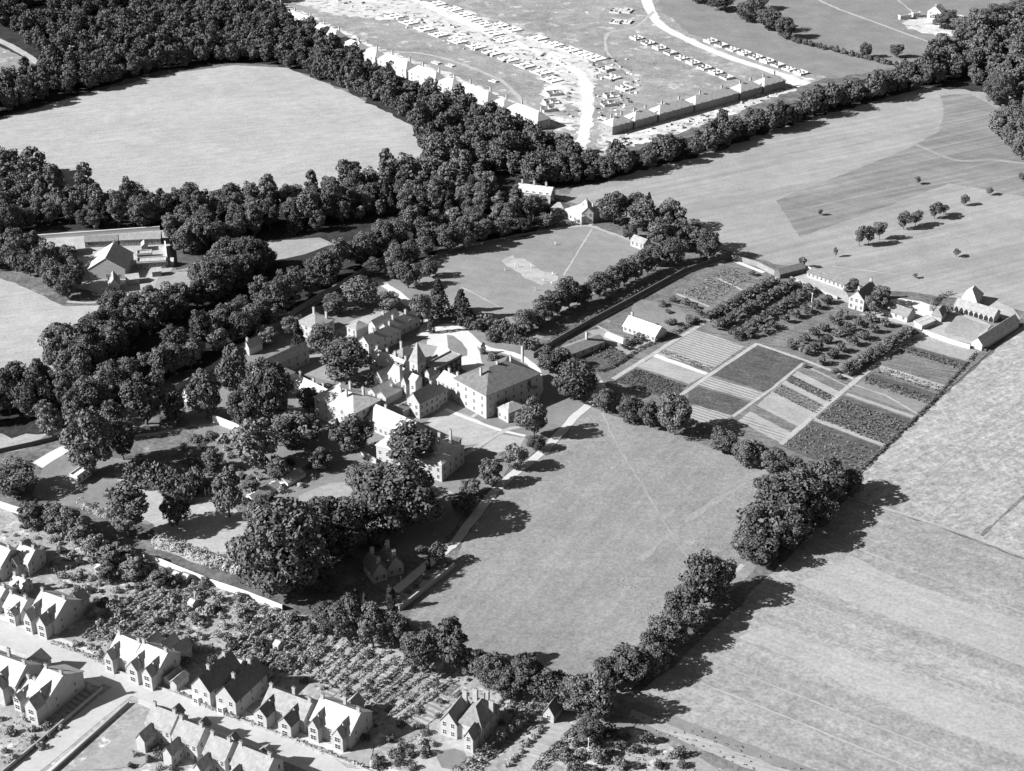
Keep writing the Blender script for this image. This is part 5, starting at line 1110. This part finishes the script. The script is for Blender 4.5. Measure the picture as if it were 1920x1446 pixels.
sheet('garden_ground', [(1010, 690), (1130, 612), (1370, 490), (1460, 520), (1510, 512), (1600, 560), (1690, 590), (1860, 655), (1602, 896), (1290, 790), (1150, 745), (1120, 700)], .055, 'bed_mid', .2, label='ground of the big kitchen garden')
B_ = lambda P, m, z=.075: sheet('garden_bed', P, z, m, .15, 3)
B_([(1363, 498), (1416, 522), (1328, 575), (1270, 553)], 'bed_mid'); B_([(1306, 619), (1396, 650), (1334, 695), (1233, 664)], 'bed_rows')
B_([(1421, 648), (1508, 678), (1438, 737), (1334, 703)], 'bed_dark'); B_([(1230, 668), (1330, 701), (1292, 721), (1193, 688)], 'bed_light')
B_([(1193, 692), (1288, 724), (1260, 752), (1150, 716)], 'bed_dark'); B_([(1292, 734), (1310, 726), (1406, 755), (1374, 779), (1290, 757)], 'bed_dark')
B_([(1325, 706), (1436, 739), (1412, 753), (1308, 722)], 'bed_rows'); B_([(1299, 759), (1372, 781), (1338, 800), (1290, 785)], 'bed_rows')
B_([(1508, 684), (1590, 724), (1465, 832), (1385, 790)], 'bed_light'); B_([(1735, 628), (1838, 660), (1818, 680), (1700, 646)], 'lawn_light')
B_([(1700, 648), (1818, 682), (1600, 893), (1465, 838), (1600, 722)], 'bed_mid')
def strip(q, s0, s1, mat, z):
    z = lift(z)
    P = [at(*p) for p in q]; a, b = quad_lerp(P, 0, s0), quad_lerp(P, 1, s0); c, d = quad_lerp(P, 1, s1), quad_lerp(P, 0, s1)
    o = obj('garden_bed', mesh_np('garden_bed', [(v.x, v.y, z) for v in (a, b, c, d)], [(0, 1, 2, 3)], [M[mat]]));
    if o.data.polygons[0].normal.z < 0: o.data.flip_normals()
    tag(o, kind='structure')
QC = [(1508, 684), (1590, 724), (1465, 832), (1385, 790)]; QD = [(1700, 648), (1818, 682), (1600, 893), (1465, 838)]
for s0, s1, mm in [(.02, .12, 'bed_mid'), (.2, .3, 'bed_dark'), (.36, .5, 'bed_mid'), (.58, .7, 'lawn_light'), (.74, .84, 'bed_mid'), (.9, .98, 'bed_rows')]: strip(QC, s0, s1, mm, .09)
for s0, s1, mm in [(0, .06, 'bed_dark'), (.08, .2, 'bed_mid'), (.22, .27, 'bed_light'), (.3, .36, 'bed_dark'), (.38, .48, 'lawn'), (.5, .52, 'bed_light'), (.53, .73, 'bed_dark'), (.745, .765, 'bed_light'), (.77, 1, 'bed_dark')]: strip(QD, s0, s1, mm, .095)
def sq(q, s0, s1):
    P = q; l = lambda a, b, t: (a[0] + (b[0] - a[0]) * t, a[1] + (b[1] - a[1]) * t)
    return [l(P[0], P[3], s0), l(P[1], P[2], s0), l(P[1], P[2], s1), l(P[0], P[3], s1)]
veg('crop_rows', sq(QD, .02, .07), 2, 1.2, 1.4, .3, 'leaf', 1, 'leafy crop rows at the top of the right hand plots')
veg('crop_rows', sq(QD, .22, .27), 2, 1.4, 1.5, .3, 'leaf', 2, 'tall bean rows in the right hand plots')
veg('crop_rows', sq(QD, .31, .37), 3, 1.2, 1.2, .3, 'leaf', 3, 'bushy rows below the bean rows')
veg('crop_rows', sq(QD, .53, .73), 9, 1.2, .9, .28, 'leaf', 4, 'dark leafy crop block near the lower right plots')
veg('crop_rows', sq(QD, .78, .99), 7, 1.3, .8, .26, 'leaf', 5, 'dark crop rows in the lowest kitchen plot')
veg('crop_rows', sq(QC, .2, .3), 3, 1.0, .6, .24, 'leaf_light', 6, 'thin crop rows in the pale middle plots')
veg('crop_rows', sq(QC, .36, .5), 4, 1.0, .5, .22, 'leaf_light', 7, 'low green rows in the pale middle plots')
veg('crop_rows', [(1363, 502), (1410, 522), (1328, 570), (1276, 552)], 16, 1.2, .9, .26, 'leaf_light', 8, 'fruit cane rows at the top left of the kitchen garden')
veg('crop_rows', [(1240, 655), (1336, 690), (1330, 697), (1232, 662)], 2, 1.0, .7, .24, 'leaf', 9, 'leafy row beside the chalky bed')
veg('crop_rows', [(1193, 692), (1288, 724), (1260, 750), (1152, 716)], 14, 1.1, .5, .22, 'leaf', 10, 'low dark crop left of the round trees')
veg('crop_rows', [(1060, 640), (1110, 636), (1185, 670), (1150, 690), (1060, 680)][:4], 12, 1.3, 1.1, .28, 'leaf', 11, 'dense leafy crop below the white frames')
B_([(1230, 664), (1328, 700), (1322, 704), (1224, 670)], 'gravel', .092)
B_([(1100, 622), (1130, 616), (1195, 660), (1180, 668)], 'lawn_light', .08)
B_([(1060, 650), (1108, 634), (1188, 668), (1140, 700), (1060, 690)], 'bed_dark', .077)
B_([(1190, 560), (1270, 575), (1300, 600), (1240, 628), (1180, 600)], 'lawn', .08)
gp = lambda P, w, m='path': ribbon('path', P, w, .105, m, .08, False)
gp([(1150, 712), (1240, 655), (1330, 600), (1420, 548), (1458, 520)], 2.0); gp([(1262, 752), (1334, 702), (1420, 645)], 1.8); gp([(1420, 646), (1510, 677), (1600, 712)], 1.6)
gp([(1374, 782), (1450, 728), (1506, 682)], 1.4); gp([(1464, 834), (1540, 768), (1610, 710), (1700, 640), (1735, 625)], 2.0); gp([(1520, 782), (1600, 812), (1652, 836)], 1.2, 'bed_light')
gp([(1600, 722), (1660, 742), (1722, 778)], 1.0, 'bed_light'); gp([(1268, 552), (1330, 576)], 1.3); gp([(1340, 520), (1392, 545)], 1.3); gp([(1190, 652), (1240, 632)], 1.5); gp([(1376, 490), (1432, 512)], 2.4, 'gravel')
gp([(1120, 612), (1200, 656)], 1.0)
sheet('yard', [(1484, 524), (1510, 512), (1584, 545), (1600, 575), (1575, 562)], .08, 'path', .2)
sheet('yard', [(1610, 590), (1700, 575), (1760, 590), (1790, 580), (1860, 610), (1830, 648), (1780, 636), (1700, 610)], .075, 'path', .3)
sheet('yard', [(1640, 572), (1690, 560), (1760, 575), (1745, 598), (1700, 592)], .08, 'gravel', .6)
sheet('lawn', [(1790, 590), (1855, 612), (1825, 640), (1770, 625)], .085, 'lawn_light', .3)
sheet('yard', [(1785, 552), (1830, 548), (1900, 580), (1915, 600), (1880, 600), (1850, 575)], .085, 'path', .4)
# orchard rows
go = 'fruit trees of the orchard'
def orow(p0, p1, n, w, lab):
    for i in range(n):
        t = (i + .5) / n; x = p0[0] + (p1[0] - p0[0]) * t + rnd.uniform(-1.5, 1.5); y = p0[1] + (p1[1] - p0[1]) * t + rnd.uniform(-1, 1)
        T('fruit', x, y, w * rnd.uniform(.85, 1.15), w * .8, lab, go, 'fruit tree')
orow((1322, 608), (1452, 532), 12, 26, 'fruit tree in the first dense row at the orchard left')
orow((1340, 622), (1490, 536), 13, 26, 'fruit tree in the second dense row of the orchard')
orow((1372, 640), (1520, 548), 13, 25, 'fruit tree in the third orchard row')
orow((1400, 640), (1560, 566), 8, 24, 'fruit tree in the middle orchard row left of the white pole path')
orow((1478, 660), (1590, 595), 6, 26, 'fruit tree in the open orchard row')
orow((1500, 672), (1640, 598), 7, 26, 'fruit tree in the open row facing the farm house')
orow((1530, 690), (1668, 608), 7, 26, 'fruit tree in the row next to the dense right row')
orow((1582, 706), (1712, 628), 13, 28, 'fruit tree in the dense dark row at the orchard right')
for x, y, w in [(1258, 610, 22), (1298, 608, 26), (1240, 575, 18), (1262, 568, 18), (1285, 572, 20), (1300, 580, 18), (1310, 592, 20), (1252, 588, 14), (1410, 518, 16), (1196, 640, 22), (1180, 648, 24), (1170, 656, 18), (1510, 690, 12), (1565, 700, 16), (1575, 712, 14)]:
    T('fruit', x, y, w, w * .7, 'small fruit bush near the paths of the kitchen garden', 'scattered fruit bushes', 'fruit bush')
T('oak', 1640, 590, 44, 50, 'dark tree hugging the right side of the farm house'); T('oak', 1650, 575, 40, 44, 'dark tree behind the farm house'); T('park', 1600, 545, 20, 24, 'small tree behind the white gable of the farm house')
T('park', 1775, 592, 20, 22, 'bushy tree at the corner of the farmyard'); T('pale', 1586, 548, 12, 14, 'bush at the end of the long hen house', cat='bush')
# ------------------------------------------------------------------ garden shrubs
GA = [(0, 1000), (60, 985), (150, 1010), (270, 1052), (400, 1100), (530, 1150), (620, 1175), (600, 1230), (560, 1270), (470, 1290), (340, 1250), (330, 1180), (230, 1160), (170, 1180), (140, 1120), (80, 1060)]
GB = [(560, 1275), (620, 1190), (720, 1215), (860, 1270), (1000, 1320), (960, 1370), (900, 1360), (830, 1340), (760, 1400), (700, 1440), (660, 1330)]
GC = [(140, 1210), (220, 1165), (340, 1190), (330, 1250), (210, 1245)]
GD = [(1060, 1400), (1100, 1370), (1180, 1380), (1260, 1410), (1300, 1446), (1060, 1450)]
GE = [(0, 1350), (60, 1340), (130, 1365), (60, 1420), (0, 1440)]; GF = [(230, 1440), (262, 1400), (290, 1400), (330, 1446)]
GG = [(700, 1440), (760, 1400), (800, 1360), (815, 1400), (770, 1450)]
GH = [(340, 830), (420, 820), (440, 870), (620, 870), (560, 920), (440, 960), (340, 890)]
MORE = []; ALLB = []
for poly, sp, n, lab, grp, keys, lo, hi in [(GA, 3.6, 170, 'rounded bush in the crowded back gardens at lower left', 'bushes of the lower left back gardens', ['shrub', 'shrub', 'darkshrub'], .7, 1.5),
    (GB, 5.5, 100, 'small bush in the strip gardens behind the street row', 'bushes of the strip gardens', ['shrub', 'darkshrub'], .4, .9),
    (GC, 4.0, 26, 'bush beside the leftmost gabled street houses', 'bushes beside the left street houses', ['shrub'], .5, 1.0),
    (GD, 3.6, 60, 'dark bush in the garden round the tall white pole', 'bushes round the white pole', ['darkshrub'], .7, 1.4),
    (GE, 4.0, 22, 'pale bush in the garden at the bottom left corner', 'bushes of the bottom left corner', ['shrub'], .6, 1.0),
    (GF, 3.4, 14, 'dark bush on the plot at the bottom edge left of the near houses', 'bushes of the empty plot', ['shrub', 'darkshrub'], .6, 1.0),
    (GG, 3.2, 24, 'bush beside the round lawn villa drive', 'bushes of the villa drive', ['shrub', 'darkshrub'], .7, 1.3),
    (GH, 5.0, 40, 'bush in the shaded garden left of the mansion', 'bushes left of the mansion', ['shrub', 'darkshrub'], .8, 1.6)]:
    pts = scatter(poly, sp, len(lab) + 5)
    rg.shuffle(pts); n = int(n * .5)
    BU = [tree(rg.choice(keys), x, y, rg.uniform(lo, hi) * 1.1, rg.uniform(.8, 1.2), lab, 'bush', grp, rg=rg) for x, y in pts[:n]]
    ALLB += BU; MORE += [(x, y, lo) for x, y in pts[n:2 * n]]
name_by_place(ALLB, 'garden bush')
merged('shrubbery', [(x, y) for x, y, _ in MORE], ['shrub', 'darkshrub'], rg, .5, 1.0, 'tangle of lesser bushes crowding the back gardens', 'leaf_dry', .8, 'bushes')
# low undergrowth nobody could count
und = []
for poly, sp in ((GA, 2.0), (GB, 3.0), (GC, 1.7), (GD, 1.7), (GG, 1.7), (GE, 2), (GH, 3)):
    und += scatter(poly, sp, 77)
rr = random.Random(5)
V = []; rn = np.random.default_rng(4)
for x, y in und:
    k = 12; d = sphere_pts(k, rn); d[:, 2] = np.abs(d[:, 2]); s = rr.uniform(.3, .8)
    V.append(leaf_quads(np.array([x, y, 0.05])[None] + d * np.array([s, s, s * .8]), d, .17, rn))
v = np.concatenate(V); tag(obj('undergrowth', mesh_np('undergrowth', v, np.arange(len(v)).reshape(-1, 4), [M['leaf_dry']])), 'low plants and flower beds filling the back gardens', 'plants', kind='stuff')
for P, m in [([(280, 1330), (360, 1365), (262, 1440), (130, 1446), (200, 1400)], 'lawn_light'), ([(150, 1290), (192, 1298), (140, 1340), (110, 1350)], 'bed_rows'), ([(20, 1005), (110, 1000), (140, 1030), (60, 1050)], 'lawn_light'),
             ([(980, 1400), (1040, 1350), (1080, 1360), (1000, 1440)], 'bed_light'), ([(1100, 1345), (1200, 1350), (1180, 1370), (1110, 1375)], 'lawn'), ([(620, 1420), (700, 1400), (690, 1445), (650, 1440)], 'lawn_light'),
             ([(1260, 1430), (1310, 1420), (1350, 1446), (1280, 1470)], 'lawn_light'), ([(735, 1330), (790, 1290), (800, 1300), (745, 1345)], 'bed_light'), ([(180, 1165), (230, 1150), (240, 1170), (190, 1185)], 'lawn_light'), ([(930, 1395), (1000, 1345), (1010, 1355), (900, 1440)], 'bed_mid'),
             ([(600, 1300), (640, 1262), (660, 1272), (620, 1310)], 'bed_rows'), ([(690, 1270), (720, 1245), (745, 1258), (712, 1285)], 'bed_rows'), ([(765, 1345), (820, 1300), (850, 1320), (790, 1370)], 'bed_rows')]:
    sheet('garden_bed', P, .085, m, .2, 3)
for i, (x, y) in enumerate([(1000, 1385), (992, 1394), (984, 1402), (976, 1411), (968, 1420), (960, 1429), (950, 1438), (1008, 1377), (1016, 1370)]):
    T('shrub', x, y, 15, 13, 'pale flowering bush in the line beside the strip garden', 'pale flowering bushes in a line', 'bush')
# small garden sheds
for i, (x, y, l) in enumerate([(178, 1075, 'tiny white shed among the bushes below the lone lawn tree'), (322, 1088, 'white shed against the white wall in the back gardens'), (340, 1092, 'second small shed beside the white garden wall'), (762, 1240, 'small white hut under the corner trees'), (812, 1258, 'tiny pale hut under the tall dark tree'), (352, 1140, 'small pale shed on the back garden path'), (512, 1218, 'long low white frame in the back gardens'), (440, 1255, 'pale garden hut behind the long roofed house'), (892, 1362, 'small dark hut right of the villa chimneys')]):
    bld('garden_shed', l, 'shed', (x, y), (x + 10, y + 4), 3, 1.9, .8, 'gx', group='small garden sheds', rm='white_roof', over=.1)
# ------------------------------------------------------------------ cricketers
def person_mesh():
    v = [(0, 0, .95), (0, 0, 1.2), (0, 0, 1.42), (0, 0, 1.52), (0, .01, 1.66), (0, 0, 1.76),
         (-.12, 0, .88), (-.16, .02, .48), (-.17, 0, .08), (-.17, -.14, .04), (.12, 0, .88), (.17, .06, .48), (.2, .04, .08), (.2, -.1, .04),
         (-.2, 0, 1.38), (-.3, -.04, 1.12), (-.28, -.2, .92), (.2, 0, 1.38), (.31, -.05, 1.12), (.26, -.22, .95), (-.27, -.26, .85), (.24, -.29, .88)]
    e = [(0, 1), (1, 2), (2, 3), (3, 4), (4, 5), (0, 6), (6, 7), (7, 8), (8, 9), (0, 10), (10, 11), (11, 12), (12, 13), (2, 14), (14, 15), (15, 16), (16, 20), (2, 17), (17, 18), (18, 19), (19, 21)]
    r = [.15, .14, .16, .06, .1, .08, .1, .075, .05, .04, .1, .075, .05, .04, .07, .05, .04, .07, .05, .04, .035, .035]
    me = bpy.data.meshes.new('person'); me.from_pydata(v, e, []); o = link(bpy.data.objects.new('tmp', me))
    sk = o.modifiers.new('s', 'SKIN'); o.modifiers.new('d', 'SUBSURF').levels = 1
    for i, x in enumerate(r): me.skin_vertices[0].data[i].radius = (x * 1.05, x * .85 if i < 3 else x)
    me.skin_vertices[0].data[0].use_root = True
    dg = bpy.context.evaluated_depsgraph_get(); n = bpy.data.meshes.new_from_object(o.evaluated_get(dg)); bpy.data.objects.remove(o)
    n.name = 'person'; n.materials.clear(); n.materials.append(M['white']); n.materials.append(M['brick'])
    for p in n.polygons: p.material_index = 1 if (p.center.z > 1.55 or (p.center.z < .98 and p.center.y < -.18 and p.center.z > .7)) else 0
    return n
pm = person_mesh()
def zc(x, y): return (740 + x / 3.5556, 320 + y / 3.5556)
for (x, y, l) in [(805, 640, 'batsman in white at the far end of the wicket'), (822, 645, 'figure in white close beside the far batsman'), (910, 650, 'fielder in white right of the far end of the wicket'), (735, 668, 'fielder in white left of the wicket'), (400, 705, 'fielder in white far out at the left of the field'),
                (1052, 698, 'fielder in white standing right of the near wicket end'), (1108, 752, 'fielder in white furthest right near the tree row'), (1045, 764, 'figure in white at the near end of the wicket'), (990, 745, 'bowler in white beside the near wicket end'), (940, 800, 'fielder in white nearest to the mansion side'), (482, 520, 'figure in white at the far boundary path'), (1070, 497, 'lone fielder in white deep at the far side')]:
    p = at(*zc(x, y)); o = obj('person', pm, None, (p.x, p.y, 0), rnd.uniform(0, 6.28)); o.scale = (1.08,) * 3; tag(o, l, 'person', 'cricketers')


# rubble, brick stacks and boards lying about the building site
V = []; rr = random.Random(8); m = MB()
for P, n in (([(600, -10), (700, 10), (860, 40), (960, 80), (1060, 110), (1090, 230), (1060, 230), (1010, 140), (860, 90), (700, 30)], 110), ([(1110, 110), (1180, 110), (1200, 160), (1190, 235), (1120, 255)], 70), ([(640, 90), (800, 130), (1000, 215), (1060, 230), (1000, 232), (800, 160), (640, 105)], 60), ([(1130, 262), (1300, 222), (1480, 160), (1480, 170), (1300, 240), (1140, 285)], 50)):
    for x, y in scatter(P, 2.2, n)[:n]:
        a = rr.uniform(0, 3.1); w, d, h = rr.uniform(.4, 1.5), rr.uniform(.3, .9), rr.uniform(.2, 1.1); ca, sa = math.cos(a), math.sin(a)
        q = [(x + u * ca - v_ * sa, y + u * sa + v_ * ca) for u, v_ in ((-w, -d), (w, -d), (w, d), (-w, d))]; k = rr.choice([0, 1, 1, 2, 2])
        m.solid([(*c, .05) for c in q], [(x + (c[0] - x) * .8, y + (c[1] - y) * .8, .1 + h) for c in q], k)
tag(obj('rubble', m.mesh('rubble', [M['concrete'], M['block'], M['timber']])), 'brick stacks boards and spoil lying about the building site', 'rubble', kind='stuff')
# ------------------------------------------------------------------ look-alikes are told apart by counting
DUP = {}
for o in bpy.data.objects:
    if o.parent is None and 'category' in o and 'kind' not in o and 'label' in o: DUP.setdefault(o['label'], []).append(o)
def cx(o):
    if o.type == 'MESH' and o.location.length < 1e-6:
        v = o.data.vertices[len(o.data.vertices) // 2].co; return px_of(v.x, v.y)[0]
    return px_of(o.location.x, o.location.y)[0]
for lab, L in DUP.items():
    if len(L) < 2: continue
    L.sort(key=cx)
    for i, o in enumerate(L): o['label'] = (ORD[i] if i < 30 else 'one further') + ' ' + lab + (' from left' if i else '')
